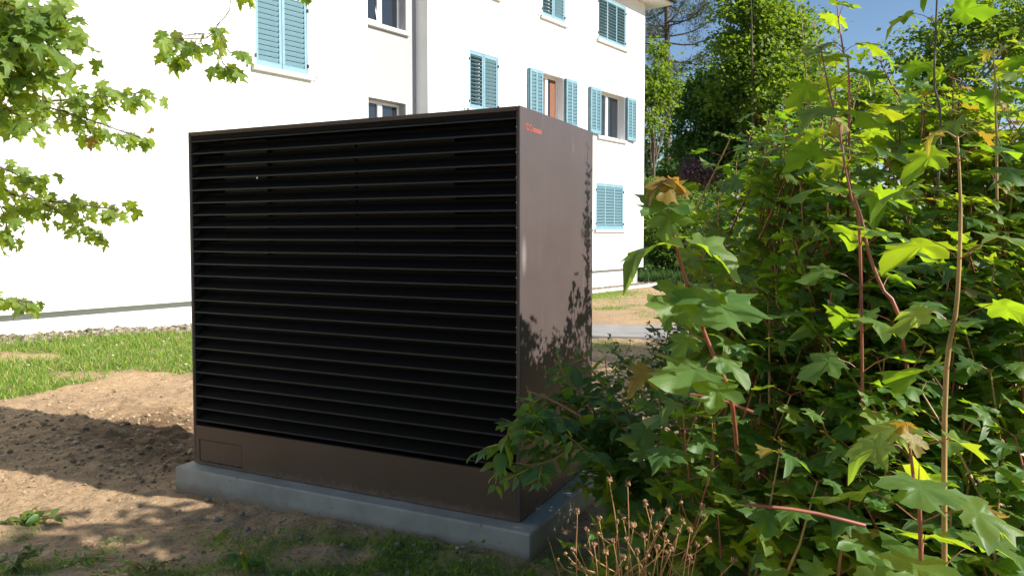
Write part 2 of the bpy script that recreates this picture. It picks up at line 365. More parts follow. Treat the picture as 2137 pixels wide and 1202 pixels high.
M_flower = simple('white_petal', (.8, .8, .76), .7, var=.05)

# ------------------------------------------------------------------ ground
BC = np.array([.039, 3.549]); BA = R(25.54)                # near corner and turn of the cabinet
BX = np.array([math.cos(BA), -math.sin(BA)]); BY = np.array([math.sin(BA), math.cos(BA)]); BZ = .152
FP = np.array([-6.4425, 9.4]); FD = np.array([.61014516, .79228964]); FN = np.array([.79228964, -.61014516])   # facade origin, run, outward
def height(x, y, detail=True):
    h = .02+.245*np.exp(-((x+7.5)/2.6)**2)*smooth(6, 9.5, y)-.045*smooth(12, 20, y)
    h = np.where(y > 9, h*1.0, h)
    if detail:
        near = smooth(16, 9, y)*smooth(-9, -6, x)*smooth(9, 5, x)
        n = (fbm(x*1.3, y*1.3, 3, 3)-.44)*.075
        n2 = (np.abs(fbm(x*4.5, y*4.5, 4, 11)-.47))*.085-.010
        n3 = (fbm(x*14, y*14, 3, 31)-.44)*.035
        X = (x-BC[0])*BX[0]+(y-BC[1])*BX[1]; Y = (x-BC[0])*BY[0]+(y-BC[1])*BY[1]
        rough = 1+1.3*np.exp(-((Y-.9)/.7)**2)*np.exp(-((X+3.2)/1.1)**2)      # the churned soil left of the cabinet
        edge = .028*np.exp(-((Y+.16)/.13)**2)*smooth(-2.6, -2.0, X)*smooth(.2, -.2, X)*(fbm(x*3, y*3, 2, 5)-.1)*2  # spoil heaped on the plinth
        h = h+near*(n+(n2+n3)*rough)+edge
    return h
def grassiness(x, y):
    w = (fbm(x*1.2, y*1.2, 4, 21)-.47)*2.2
    f = (fbm(x*4, y*4, 3, 41)-.45)*1.6
    edge = 7.75+.9*smooth(-3.6, -2.6, x)-1.15*smooth(-4.15, -4.75, x)+.45*w+.25*f
    left = smooth(0, .3, y-edge)*smooth(1.0, -.2, x)
    far = smooth(21.5, 24, y+w*1.4)*smooth(-1, 2, x)*.9
    mid = smooth(.35, .9, w+f*.5+.15)*.55*smooth(11, 14, y)*smooth(-2, 0, x)
    patch = lambda px, py, r: np.exp(-(((x-px)**2+(y-py)**2)/r**2)**1)
    spots = 1.0*patch(1.6, 18.5, 1.4)+.9*patch(1.9, 15.3, .5)+.9*patch(1.3, 10.2, .45)+1.0*patch(2.6, 20.0, 1.0)
    fg = smooth(3.9, 3.4, y)*smooth(-.25, .5, w+f)*.75
    lowleft = smooth(4.4, 3.6, y)*smooth(-1.7, -2.6, x)*smooth(-.2, .5, f+w*.6)*.7
    strip = np.exp(-((y-3.45)/.35)**2)*np.exp(-((x+.75)/.7)**2)*.7*smooth(-.4, .3, f)
    left = left*(1-.75*smooth(.15, .5, (fbm(x*.9+3, y*1.4, 3, 55)-.47)*2.2))
    mask = np.clip(left+far+mid+spots*smooth(-.6, .3, f+.3)+fg+lowleft+strip, 0, 1)
    lawn2 = smooth(10.6, 8.8, y)*smooth(1.0, 1.6, x)*smooth(5.5, 7, y)*.45*smooth(-.5, .5, f+w)
    return np.clip(mask+lawn2, 0, 1)
def axis(segs):
    out = [np.array([segs[0][0]])]
    for a, b, n, p in segs:
        t = np.linspace(0, 1, n+1)[1:]
        out.append(a+(b-a)*(t**p if p > 0 else 1-(1-t)**(-p)))
    return np.concatenate(out)
xs = axis([(-700, -60, 8, -3), (-60, -8, 22, -2.0), (-8, -5, 40, 1), (-5, 1.8, 225, 1), (1.8, 6, 50, 1.0), (6, 60, 20, 2), (60, 700, 8, 3)])
ys = axis([(-700, -40, 6, -3), (-40, 1.5, 16, -2), (1.5, 3, 24, 1), (3, 7.2, 145, 1), (7.2, 12.5, 88, 1), (12.5, 26, 70, 1), (26, 80, 20, 2), (80, 900, 8, 3)])
GX, GY = np.meshgrid(xs, ys); nx, ny = len(xs), len(ys)
GZ = height(GX, GY); GG = grassiness(GX, GY)
idx = np.arange(nx*ny).reshape(ny, nx)
faces = np.stack([idx[:-1, :-1], idx[:-1, 1:], idx[1:, 1:], idx[1:, :-1]], -1).reshape(-1, 4)
me = make_mesh('ground', np.stack([GX, GY, GZ], -1).reshape(-1, 3), faces, smooth=True)
for nm, arr in (('grass', GG), ('band_shade', np.clip(1.6*np.exp(-((((GX-BC[0])*BY[0]+(GY-BC[1])*BY[1])-.75)/.6)**2)*smooth(-1.9, -2.6, (GX-BC[0])*BX[0]+(GY-BC[1])*BX[1])*smooth(-5.2, -3, (GX-BC[0])*BX[0]+(GY-BC[1])*BX[1])*(.4+fbm(GX*2, GY*2, 3, 61)), 0, 1))):  # second mask deepens the cabinet's shadow band in the colour, over darker churned soil
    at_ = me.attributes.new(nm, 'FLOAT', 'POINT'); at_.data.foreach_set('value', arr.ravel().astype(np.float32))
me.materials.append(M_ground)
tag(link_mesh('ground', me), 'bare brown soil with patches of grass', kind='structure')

# asphalt path running past the far side of the cabinet
mb = MB(); PX = np.linspace(-3.0, 16, 60)
fy = 12.15-.17*(PX-1.3)+.03*np.sin(PX*3); nyr = 10.75-.15*(PX-1.18)+.03*np.sin(PX*2.3+1)
pz = .5*(height(PX, fy, False)+height(PX, nyr, False))+.05
V = [(x, y, z) for x, y, z in zip(PX, nyr, pz)]+[(x, y, z) for x, y, z in zip(PX, fy, pz)]+[(x, y, z-.2) for x, y, z in zip(PX, nyr, pz)]+[(x, y, z-.2) for x, y, z in zip(PX, fy, pz)]
n_ = len(PX); Fs = []
for i in range(n_-1): Fs += [(i, i+1, n_+i+1, n_+i), (2*n_+i, 2*n_+i+1, i+1, i), (n_+i, n_+i+1, 3*n_+i+1, 3*n_+i)]
mb.add(V, Fs)
tag(mb.build('path', M_path), 'grey asphalt path crossing the lawn', kind='structure')

# ------------------------------------------------------------------ the apartment building
ROT = math.atan2(FD[1], FD[0])
house = thing('apartment_building', (FP[0], FP[1], 0), 'white rendered apartment block with turquoise louvred shutters', 'building', rz=ROT)
ZB, ZT = .515, 8.5
def wall_sheet(mbd, t0, t1, z0, z1, y, holes, depth):
    ts = sorted({t0, t1, *[h[0] for h in holes], *[h[1] for h in holes]}); zs = sorted({z0, z1, *[h[2] for h in holes], *[h[3] for h in holes]})
    for i in range(len(ts)-1):
        for k in range(len(zs)-1):
            tm, zm = (ts[i]+ts[i+1])/2, (zs[k]+zs[k+1])/2
            if any(h[0] < tm < h[1] and h[2] < zm < h[3] for h in holes): continue
            mbd.add([(ts[i], y, zs[k]), (ts[i+1], y, zs[k]), (ts[i+1], y, zs[k+1]), (ts[i], y, zs[k+1])], [(0, 1, 2, 3)])
    for a, b, c, d_ in holes:
        y2 = y+depth
        mbd.add([(a, y, c), (a, y2, c), (a, y2, d_), (a, y, d_)], [(0, 1, 2, 3)])
        mbd.add([(b, y, c), (b, y2, c), (b, y2, d_), (b, y, d_)], [(3, 2, 1, 0)])
        mbd.add([(a, y, d_), (b, y, d_), (b, y2, d_), (a, y2, d_)], [(0, 3, 2, 1)])
        mbd.add([(a, y, c), (b, y, c), (b, y2, c), (a, y2, c)], [(0, 1, 2, 3)])
W1 = (3.70, 4.73, 4.29, 5.60); W1b = (3.70, 4.73, 6.90, 8.2); W0 = (3.70, 4.73, 1.64, 2.95)
W2 = (9.02, 10.03, 4.29, 5.57); W3 = (11.77, 12.79, 6.93, 8.22); W2b = (9.02, 10.03, 6.93, 8.22)
W4 = (14.45, 16.0, 6.91, 8.12); W5 = (11.72, 12.72, 4.27, 5.54); W6 = (14.50, 15.96, 4.25, 5.52); W7 = (14.37, 15.92, 1.655, 2.95)
W8 = (6.30, 7.42, 5.66, 7.2); W9 = (6.30, 7.40, 2.95, 4.19)
mb = MB(); wall_sheet(mb, -10, 6.107, ZB, ZT, 0, [W1, W1b, W0], .2)
mb.add([(6.107, 0, ZB), (6.107, .34, ZB), (6.107, .34, ZT), (6.107, 0, ZT)], [(0, 1, 2, 3)])
mb.add([(-10, 0, ZB), (6.107, 0, ZB), (6.107, .34, ZB), (-10, .34, ZB)], [(3, 2, 1, 0)])
mb.add([(-10, 0, ZB), (-10, 11, ZB), (-10, 11, ZT), (-10, 0, ZT)], [(0, 3, 2, 1)])
w = mb.build('wall', M_wall, house)
mb = MB(); wall_sheet(mb, 7.722, 17.19, ZB, ZT, 0, [W2, W2b, W3, W4, W5, W6, W7], .2)
mb.add([(7.722, 0, ZB), (7.722, .34, ZB), (7.722, .34, ZT), (7.722, 0, ZT)], [(3, 2, 1, 0)])
mb.add([(7.722, 0, ZB), (17.19, 0, ZB), (17.19, .34, ZB), (7.722, .34, ZB)], [(3, 2, 1, 0)])
mb.add([(17.19, 0, ZB), (17.19, 11, ZB), (17.19, 11, ZT), (17.19, 0, ZT)], [(0, 1, 2, 3)])
mb.add([(-10, 11, ZB), (17.19, 11, ZB), (17.19, 11, ZT), (-10, 11, ZT)], [(0, 3, 2, 1)])
mb.build('wall', M_wall, house)
mb = MB(); wall_sheet(mb, 6.107, 7.722, -.4, ZT, .34, [W8, W9], .18)
mb.build('recessed_wall', M_recess, house)
mb = MB(); mb.box(-9.9, 6.0, .15, 1.0, -.6, ZB); mb.box(7.83, 16.80, .15, 1.0, -.6, ZB); mb.box(16.80, 17.02, .12, 1.0, -.6, ZB)
mb.build('base_wall', M_base, house)
mb = MB(); mb.tube([(16.62, .12, -.2), (16.62, .12, .52)], .022, 8); mb.tube([(16.9, .07, -.2), (16.9, .07, .52)], .02, 8); mb.build('base_pipe', M_sill, house)
# inner blackness so that no daylight falls through the openings
mb = MB(); mb.box(-9.8, 5.9, .42, 10.8, .6, 8.45); mb.box(7.9, 17.0, .42, 10.8, .6, 8.45); mb.box(6.0, 7.8, .75, 10.7, .6, 8.44)
mb.build('interior', M_dark, house)
# eaves: soffit slab with a fascia, hip roof on it
mb = MB(); OV = .60; mb.bbox(-10.6, 17.19+OV, -OV, 11.6, ZT, ZT+.16, .01); mb.build('soffit', M_wall, house)
mb = MB(); mb.tube([(-10.6, -OV-.06, ZT+.12), (17.19+OV+.1, -OV-.06, ZT+.12)], .065, 8); mb.build('gutter', M_iron, house)
mb = MB(); z0 = ZT+.163
mb.add([(-10.7, -OV-.06, z0), (17.19+OV+.06, -OV-.06, z0), (17.19+OV+.06, 11.7, z0), (-10.7, 11.7, z0), (-5, 5.5, z0+3.6), (12.0, 5.5, z0+3.6)], [(0, 1, 5, 4), (1, 2, 5), (2, 3, 4, 5), (3, 0, 4), (0, 3, 2, 1)])
mb.build('roof', M_roof, house)

slat_meshes = {}
def slat_mesh(wd, dp):
    key = (round(wd, 2), dp)
    if key not in slat_meshes:
        mb = MB(); mb.bbox(-wd/2, wd/2, -dp/2, dp/2, -.0045, .0045, .002)
        V = np.concatenate(mb.v); me = make_mesh('slat', V, mb.f); me.materials.append(M_shutter); slat_meshes[key] = me
    return slat_meshes[key]
def shutter(t0, t1, z0, z1, tilts, y0=.0, th=.034, panels=None, mid=False):
    """one shutter leaf: stiles and rails, a slat object for each louvre"""
    mb = MB(); st = .055; n = len(tilts) if panels is None else panels
    mb.bbox(t0, t1, y0, y0+th, z1-.085, z1, .003); mb.bbox(t0, t1, y0, y0+th, z0, z0+.10, .003)
    wt = (t1-t0); cuts = np.linspace(t0, t1, n+1)
    bays = []
    for i, c in enumerate(cuts):
        h = st if 0 < i < n else st
        a, b = (c, c+h) if i == 0 else ((c-h, c) if i == n else (c-h/2*1.0, c+h/2*1.0))
        mb.bbox(a, b, y0+.001, y0+th-.001, z0+.10, z1-.085, .003)
        bays.append((a, b))
    o = mb.build('shutter', M_shutter, house)
    for i in range(n):
        a, b = bays[i][1], bays[i+1][0]
        za, zb = z0+.10, z1-.085; k = int(round((zb-za)/.086)); pt = (zb-za)/k
        for j in range(k):
            s_ = link_mesh('slat', slat_mesh(b-a-.001, .072), o)
            s_.location = ((a+b)/2, y0+th*.52, za+pt*(j+.5)); tl = tilts[i]
            s_.rotation_euler = (R(tl), 0, 0)
    return o
hookm = None
def hook(t, z):
    mb = MB(); mb.tube([(t, 0, z), (t, -.05, z+.01), (t+.012, -.07, z+.05), (t+.03, -.07, z+.055), (t+.042, -.065, z+.01), (t+.04, -.06, z-.03)], .0075, 5)
    mb.tube([(t, 0, z), (t-.015, -.03, z-.05)], .006, 5); mb.build('shutter_hook', M_iron, house)
def hinge(t, z):
    mb = MB(); mb.bbox(t-.018, t+.018, -.022, .006, z-.03, z+.03, .004); mb.build('hinge', M_iron, house)
def sill(W, y=0, ext=.08):
    mb = MB(); mb.bbox(W[0]-ext, W[1]+ext, y-.075, y+.19, W[2]-.085, W[2]-.002, .008); mb.build('sill', M_sill, house)
def surround(W, y=0, wd=.075):
    a, b, c, d_ = W; mb = MB(); e = .006
    for x0, x1, z0, z1 in ((a-wd, a+.002, c, d_+wd), (b-.002, b+wd, c, d_+wd), (a+.002, b-.002, d_-.002, d_+wd)):
        mb.box(x0, x1, y-e, y+.004, z0, z1)
    mb.build('window_surround', M_trim, house)
def window(W, y=.18, mull=True, curtain=False, tiltsash=False):
    a, b, c, d_ = W; fw = .055
    mb = MB(); mb.bbox(a, b, y, y+.07, c, c+fw+.02, .006); mb.bbox(a, b, y, y+.07, d_-fw, d_, .006)
    mb.bbox(a, a+fw, y+.001, y+.069, c+fw+.02, d_-fw, .006); mb.bbox(b-fw, b, y+.001, y+.069, c+fw+.02, d_-fw, .006)
    m_ = (a+b)/2
    if mull: mb.bbox(m_-.06, m_+.06, y-.012, y+.068, c+fw+.02, d_-fw, .006)
    o = mb.build('window', M_frame, house)
    spans = [(a+fw, m_-.06), (m_+.06, b-fw)] if mull else [(a+fw, b-fw)]
    for q, (x0, x1) in enumerate(spans):
        mb = MB(); V = [(x0, y+.03, c+.07), (x1, y+.03, c+.07), (x1, y+.03, d_-fw), (x0, y+.03, d_-fw)]
        mb.box(x0-.004, x1+.004, y+.03, y+.038, c+.07, d_-fw+.004)
        mb.build('pane', M_glass, o)
        if curtain:
            mb = MB(); k = 24
            P = [(x0+(x1-x0)*i/k, y+.026-.003*math.sin(i*1.9)) for i in range(k+1)]
            i0 = 9
            V = [(x, yy, c+.09) for x, yy in P[i0:]]+[(x, yy, d_-fw-.01) for x, yy in P[i0:]]; kk = len(P)-i0
            mb.add(V, [(i, i+1, kk+i+1, kk+i) for i in range(kk-1)]); mb.build('curtain', M_curtain, o)
    if tiltsash:
        x0, x1 = a+fw, m_-.05; mb = MB()
        for (p0, p1) in (((x0, y-.02, c+.08), (x1, y-.02, c+.08)), ((x1, y-.02, c+.08), (x1-.02, y+.26, d_-.1)), ((x0, y-.02, c+.08), (x0, y+.26, d_-.1))):
            mb.tube([p0, p1], .028, 4)
        mb.build('tilted_sash', M_frame, o)
    return o
def closed(W, tilts, full=False):
    window(W); a, b, c, d_ = W; n = len(tilts)
    if n == 2:
        m_ = (a+b)/2; shutter(a+.004, m_-.003, c+.004, d_-.004, tilts[:1], .004); shutter(m_+.003, b-.004, c+.004, d_-.004, tilts[1:], .004)
    else: shutter(a+.004, b-.004, c+.004, d_-.004, tilts, .004)
    surround(W); sill(W)
    hook(W[0]-.16, W[2]-.02); hook(W[1]+.12, W[2]-.04)
    for z in (c+.16, d_-.2): hinge(a-.008, z); hinge(b+.008, z)
CL, SM, OP = -66, -52, -24
closed(W1, (CL, CL)); closed(W1b, (CL, CL)); closed(W0, (CL, CL))
closed(W2, (OP, SM)); closed(W2b, (SM, OP)); closed(W3, (OP, SM)); closed(W4, (OP, OP, OP)); closed(W7, (CL, CL, CL))
for W, c_ in ((W5, True), (W6, False)):
    window(W, .18, True, c_); sill(W); surround(W)
    a, b, c, d_ = W
    for s0, s1 in ((a-.56, a+.0), (b+.02, b+.58)):
        for lay in (0, 1):                                 # each pair folded back on itself
            shutter(s0+.012*lay, s1-.01*lay, c+.03, d_+.0, (CL, CL), -.052-.042*lay, .034)
    hook(b+.5, c-.02)
for W in (W8, W9):
    o = window((W[0], W[1], W[2], W[3]), .34+.16, True, False, W is W8)
    mb = MB(); e = .34
    for x0, x1, z0, z1 in ((W[1]+.01, W[1]+.035, W[2], W[3]+.035), (W[0], W[1]+.01, W[3]+.01, W[3]+.035)): mb.box(x0, x1, e-.02, e+.004, z0, z1)
    mb.build('window_surround', M_trim, house)
sill(W8, .34); sill(W9, .34)

# pebble strip and pale edging along the foot of the wall
def blob(mb, c, r, sq=.7, rs=None, rgn=random):
    P = np.array([(0, 0, 1), (.85, 0, .35), (.1, .9, .3), (-.8, .2, .4), (-.1, -.85, .35), (.6, .55, -.4), (-.55, .6, -.45), (-.5, -.65, -.4), (.6, -.6, -.4)], float)
    P = P*(1+.35*(rng.rand(9, 1)-.5)); a = rng.rand()*6.28; ca, sa = math.cos(a), math.sin(a)
    P = P @ np.array([[ca, -sa, 0], [sa, ca, 0], [0, 0, 1]]).T
    P = P*np.array([r*(1+.4*(rng.rand()-.3)), r, r*sq])+np.asarray(c)
    mb.add(P, [(0, 1, 2), (0, 2, 3), (0, 3, 4), (0, 4, 1), (1, 5, 2), (2, 6, 3), (3, 7, 4), (4, 8, 1), (2, 5, 6), (3, 6, 7), (4, 7, 8), (1, 8, 5), (5, 8, 7, 6)])
mb = MB()
for i in range(3600):
    t = rng.uniform(-1.5, 6) if rng.rand() < .45 else rng.uniform(12.5, 18.2); q = rng.uniform(-.42, .13)
    if t > 17.0: q = rng.uniform(-.42, 1.5)
    pnt = FP+FD*t-FN*q; z = float(height(pnt[0], pnt[1]))
    r_ = rng.uniform(.018, .045)*(1.35 if t > 8 else 1)
    blob(mb, (pnt[0], pnt[1], z+r_*.35), r_, .75)
tag(mb.build('gravel', M_pebble, smooth=True), 'strip of brown pebbles along the foot of the white wall', kind='stuff')
edge = thing('edging', (*(FP+FD*13), 0), 'pale concrete edging strip along the pebbles by the white wall', 'edging', rz=ROT)
for k in range(8):
    mb = MB(); t = -.6+k*.75; mb.bbox(t+.004, t+.746, -.62, -.53, -.2, .055-.002*k+.004*rng.rand(), .008); mb.build('edging_slab', M_kerb, edge)

# ------------------------------------------------------------------ cabinet on its plinth
def local_root(name, label, cat): return thing(name, (BC[0], BC[1], BZ), label, cat, rz=-BA)
pl = local_root('concrete_plinth', 'grey cast concrete slab under the dark louvred cabinet', 'plinth')
mb = MB()
xs_ = np.linspace(-2.245, .10, 48); V = []; b = .012
mb.bbox(-2.245, .10, -.095, 1.13, -.7, 0, .009)
mb.build('slab', M_conc, pl)
cab = local_root('louvred_cabinet', 'tall dark brown metal cabinet with black horizontal louvres', 'cabinet')
W_, D_, H_ = 2.19, 1.03, 2.0
mb = MB(); mb.bbox(-.016, 0, 0, D_, .006, H_, .003); mb.build('side_panel', M_side, cab)
mb = MB(); mb.bbox(-W_, -W_+.016, 0, D_, .006, H_, .003); mb.build('side_panel', M_side, cab)
mb = MB(); mb.bbox(-W_+.0165, -.0165, D_-.024, D_, .006, H_-.0005, .003); mb.build('back_panel', M_brown, cab)
mb = MB(); mb.bbox(-W_+.0165, -.0165, .0005, D_-.0245, H_-.0245, H_-.001, .003); mb.build('top_panel', M_brown, cab)
# base panel round the hatch opening
mb = MB(); x0, x1, z1 = -W_+.0165, -.0165, .238; hx0, hx1, hz0, hz1 = -2.142, -1.798, .022, .157; g_ = .0035
for a, b_, c, d_ in ((x0, hx0, .006, z1), (hx1, x1, .006, z1), (hx0, hx1, .006, hz0), (hx0, hx1, hz1, z1)): mb.box(a, b_, .001, .02, c, d_)
mb.build('base_panel', M_brown, cab)
mb = MB(); mb.bbox(hx0+g_, hx1-g_, .0035, .018, hz0+g_, hz1-g_, .0015); mb.build('hatch', M_brown, cab)
mb = MB(); mb.box(x0, x1, .022, .03, .006, .236); mb.build('panel_backing', M_dark, cab)
mb = MB(); mb.box(-W_+.03, -.03, .03, D_-.03, .0, .010); mb.build('feet_rail', M_dark, cab)
# louvre frame
mb = MB(); mb.bbox(x0, x0+.005, .002, .0115, .240, H_-.026, .002); mb.build('frame_stile', M_brown, cab)
mb = MB(); mb.bbox(x1-.006, x1, .002, .0115, .240, H_-.026, .002); mb.build('frame_stile', M_brown, cab)
mb = MB(); mb.bbox(x0+.0055, x1-.0065, .002, .06, H_-.052, H_-.026, .002); mb.build('frame_rail', M_black, cab)
sx0, sx1 = x0+.0055, x1-.0065
mb = MB(); Lp = [(.004, 0.0), (.004, .0075), (.0065, .0085), (.062, .050), (.066, .064), (.0675, .064), (.064, .0485), (.0075, .006), (.0065, 0.0)]
for xx in (0, 1):
    pass
V = [(sx0, y, z) for y, z in Lp]+[(sx1, y, z) for y, z in Lp]; k = len(Lp)
mb.add(V, [(i, (i+1) % k, k+(i+1) % k, k+i) for i in range(k)]+[tuple(range(k))[::-1], tuple(range(k, 2*k))])
slat_me = make_mesh('slat', np.concatenate(mb.v), mb.f, [1, 1]+[0]*(len(mb.f)-4)+[0, 0]); slat_me.materials.append(M_black); slat_me.materials.append(M_lip)
for i in range(24):
    o = link_mesh('slat', slat_me, cab); o.location = (0, rng.uniform(0, .0012), 1.939-.0727*i)
    o.rotation_euler = (0, rng.uniform(-.0006, .0006), 0)
mb = MB(); mb.box(x0, x1, .24, .25, .03, H_-.03); mb.box(x0+.0002, x0+.004, .012, .24, .245, H_-.055); mb.box(x1-.004, x1-.0002, .012, .24, .245, H_-.055); mb.build('inner_lining', M_dark, cab)
for a, b_ in ((-1.985, -1.652), (-1.640, -1.045), (-1.030, -.42)):
    mb = MB(); mb.bbox(a, b_, .085 if a < -1.9 else .11, .1 if a < -1.9 else .125, .9, H_-.06, .002); mb.build('inner_sheet', M_inner, cab)
for i in range(14):
    mb = MB(); z = 1.90-.145*i*.82
    mb.tube([(x1-.003, .003, z), (x1-.003, -.001, z)], .0028, 8); mb.build('screw', M_screw, cab)
mb = MB(); mb.tube([(-1.648, .003, 1.712), (-1.648, .0, 1.712)], .006, 8); mb.build('screw', M_screw, cab)
def text(body, size, loc, bold=0.0, sx=1):
    cu = bpy.data.curves.new('lettering', 'FONT'); cu.body = body; cu.size = size; cu.offset = bold; cu.extrude = .0006
    o = bpy.data.objects.new('t', cu); COL.objects.link(o)
    dg = bpy.context.evaluated_depsgraph_get(); me = bpy.data.meshes.new_from_object(o.evaluated_get(dg))
    bpy.data.objects.remove(o)
    me.materials.clear(); me.materials.append(M_red)
    o = link_mesh('lettering', me, cab); o.rotation_euler = (R(90), 0, R(90)); o.location = loc; o.scale = (sx, 1, 1)
    return o
text('IDO', .046, (.0008, .056, 1.893), 0, 1.0)
text('ooooo', .042, (.0008, .142, 1.893), .0014, .95)

# ------------------------------------------------------------------ leaves
half = [(.05, -.02), (.17, -.10), (.24, -.06), (.42, -.06), (.35, .05), (.33, .11), (.45, .17), (.62, .33), (.46, .37), (.42, .45), (.30, .41), (.20, .43), (.25, .58), (.32, .70), (.17, .73), (.11, .85)]
OUT = np.array(half+[(0, 1.0)]+[(-x, y) for x, y in half[::-1]])
def maple_variant(seed, droop, fold, rings):
    r_ = np.random.RandomState(seed)
    O = OUT*(1+.05*r_.randn(len(OUT), 1)); O[:, 0] *= r_.uniform(.9, 1.12)
    C = np.array([[0, .2]])
    n = len(O)
    P = np.concatenate([C, C+(O-C)*.52, O]) if rings else np.concatenate([C, O])
    x, y = P[:, 0], P[:, 1]; r2 = x**2+(y-.05)**2; ang = np.arctan2(x, y-.1)
    z = -droop*.55*r2+fold*np.abs(x)*.5-.10*droop*r2**2+.075*np.cos(ang*7.2+seed)*np.sqrt(r2)+.03*np.sin(x*9+seed)*r2
    z += .13*r2*np.sin(y*6+seed*2.1)+.05*r2*np.sin(x*7+seed)
    V = np.stack([x, y, z], 1)
    if rings:
        T = [(0, 1+i, 1+(i+1) % n) for i in range(n)]
        for i in range(n):
            j = (i+1) % n; T += [(1+i, 1+n+i, 1+n+j), (1+i, 1+n+j, 1+j)]
    else: T = [(0, 1+i, 1+(i+1) % n) for i in range(n)]
    return V, np.array(T)[:, [0, 2, 1]], P
def ovate_variant(seed, droop, fold):
    r_ = np.random.RandomState(seed)
    h = [(.05, 0), (.20, .14), (.28, .34), (.25, .55), (.14, .78)]
    O = np.array(h+[(0, 1.05)]+[(-x, y) for x, y in h[::-1]]); O[:, 0] *= r_.uniform(.85, 1.15)
    mid = np.array([(0, .05), (0, .36), (0, .7)]); P = np.concatenate([O, mid])
    x, y = P[:, 0], P[:, 1]
    z = -droop*.45*y**2+fold*np.abs(x)+.03*np.sin(y*8+seed)*(np.abs(x) > .01)
    T = [(0, 1, 11), (1, 12, 11), (1, 2, 12), (2, 3, 12), (3, 13, 12), (3, 4, 13), (4, 5, 13), (5, 6, 13), (6, 7, 13), (7, 12, 13), (7, 8, 12), (8, 9, 12), (9, 11, 12), (9, 10, 11), (10, 0, 11)]
    return np.stack([x, y, z], 1), np.array(T), P
VAR_M = [maple_variant(i, d, f, False) for i, (d, f) in enumerate([(.15, .15), (.28, .28), (.45, .1), (.2, .45), (.05, .3), (.6, .3), (.3, -.1), (.1, .05)])]
VAR_H = [maple_variant(i, d, f, True) for i, (d, f) in enumerate([(.15, .15), (.28, .28), (.45, .1), (.2, .45), (.05, .3), (.6, .3), (.3, -.1), (.1, .05)])]
VAR_O = [ovate_variant(i, d, f) for i, (d, f) in enumerate([(.3, .3), (.6, .2), (.1, .5), (.9, .15), (.45, .1)])]
_vm = {}
def var_mesh(kind, i, mat):
    key = (kind, i, mat.name)
    if key not in _vm:
        V, T, uv = {'M': VAR_H, 'O': VAR_O}[kind][i]
        me = make_mesh('leaf', V, T, uv=uv, smooth=True); me.materials.append(mat); _vm[key] = me
    return _vm[key]
def unit(v): v = np.asarray(v, float); return v/(np.linalg.norm(v)+1e-9)
LEAFSETS = []
class Leaves:
    """leaves of one plant; the 300 that show largest become objects, the others one mesh"""
    def __init__(s, root, kind, mats, limit=300):
        s.root = root; s.kind = kind; s.mats = mats; s.limit = limit; s.b = []; s.rot = []; s.sz = []; s.var = []; s.mi = []; LEAFSETS.append(s)
    def add(s, base, tip, normal, size, mi=0, var=None):
        t = unit(tip); n = np.asarray(normal, float); n = n-t*np.dot(n, t); n = unit(n); x = np.cross(t, n)
        s.b.append(np.asarray(base, float)); s.rot.append(np.stack([x, t, n], 1)); s.sz.append(size)
        nv = 8 if s.kind == 'M' else 5
        s.var.append(rng.randint(nv) if var is None else var); s.mi.append(mi)
def finish_leaves():
    cell = 9.0; gw, gh = int(PW/cell)+1, int(PH/cell)+1
    zb = np.full((gh, gw), 1e9); own = np.full((gh, gw), -1, int)
    allb = []; ref = []
    for k, s in enumerate(LEAFSETS):
        if not s.b: continue
        B = np.array(s.b); Rm = np.array(s.rot); sz = np.array(s.sz)
        C = B+Rm[:, :, 1]*(sz*.42)[:, None]
        px, py, d = project(C); s.px, s.py, s.d = px, py, d
        for i in np.where((px > -40) & (px < PW+40) & (py > -40) & (py < PH+40) & (d > .2))[0]:
            r_ = .36*sz[i]*F/d[i]; view = unit(C[i]-np.array([0, 0, CZ])); fc = max(.25, abs(np.dot(view, Rm[i][:, 2])))
            x0, x1 = max(0, int((px[i]-r_)/cell)), min(gw-1, int((px[i]+r_)/cell)); y0, y1 = max(0, int((py[i]-r_*fc)/cell)), min(gh-1, int((py[i]+r_*fc)/cell))
            if x1 < x0 or y1 < y0: continue
            z = zb[y0:y1+1, x0:x1+1]; m_ = z > d[i]; z[m_] = d[i]; own[y0:y1+1, x0:x1+1][m_] = len(ref)
            ref.append((k, i))
    score = np.bincount(own[own >= 0].ravel(), minlength=len(ref)) if ref else []
    sc = {}
    for (k, i), v in zip(ref, score): sc.setdefault(k, {})[i] = v
    for k, s in enumerate(LEAFSETS):
        if not s.b: continue
        L = np.array(s.root.matrix_world.translation) if False else np.array(s.root.location)
        d_ = sc.get(k, {}); order = sorted((i for i in d_ if d_[i] > 0), key=lambda i: -d_[i]*1.0)[:s.limit]
        pick = set(order)
        for i in order:
            o = link_mesh('leaf', var_mesh(s.kind, s.var[i], s.mats[s.mi[i]]), s.root)
            Mx = Matrix.Identity(4); rr = s.rot[i]*s.sz[i]
            for a in range(3):
                for b in range(3): Mx[a][b] = rr[a][b]
            Mx.translation = Vector(s.b[i]-L); o.matrix_basis = Mx
        rest = [i for i in range(len(s.b)) if i not in pick]
        if rest:
            VR = VAR_M if s.kind == 'M' else VAR_O
            Vs, Ts, Us, Ms = [], [], [], []; n = 0
            for i in rest:
                V, T, uv = VR[s.var[i]]
                Vs.append(V @ (s.rot[i]*s.sz[i]).T+(s.b[i]-L)); Ts.append(T+n); Us.append(uv); Ms.append(np.full(len(T), s.mi[i])); n += len(V)
            me = make_mesh('foliage', np.concatenate(Vs), np.concatenate(Ts), np.concatenate(Ms), np.concatenate(Us), True)
            for m_ in s.mats: me.materials.append(m_)
            tag(link_mesh('foliage', me, s.root), kind='stuff')

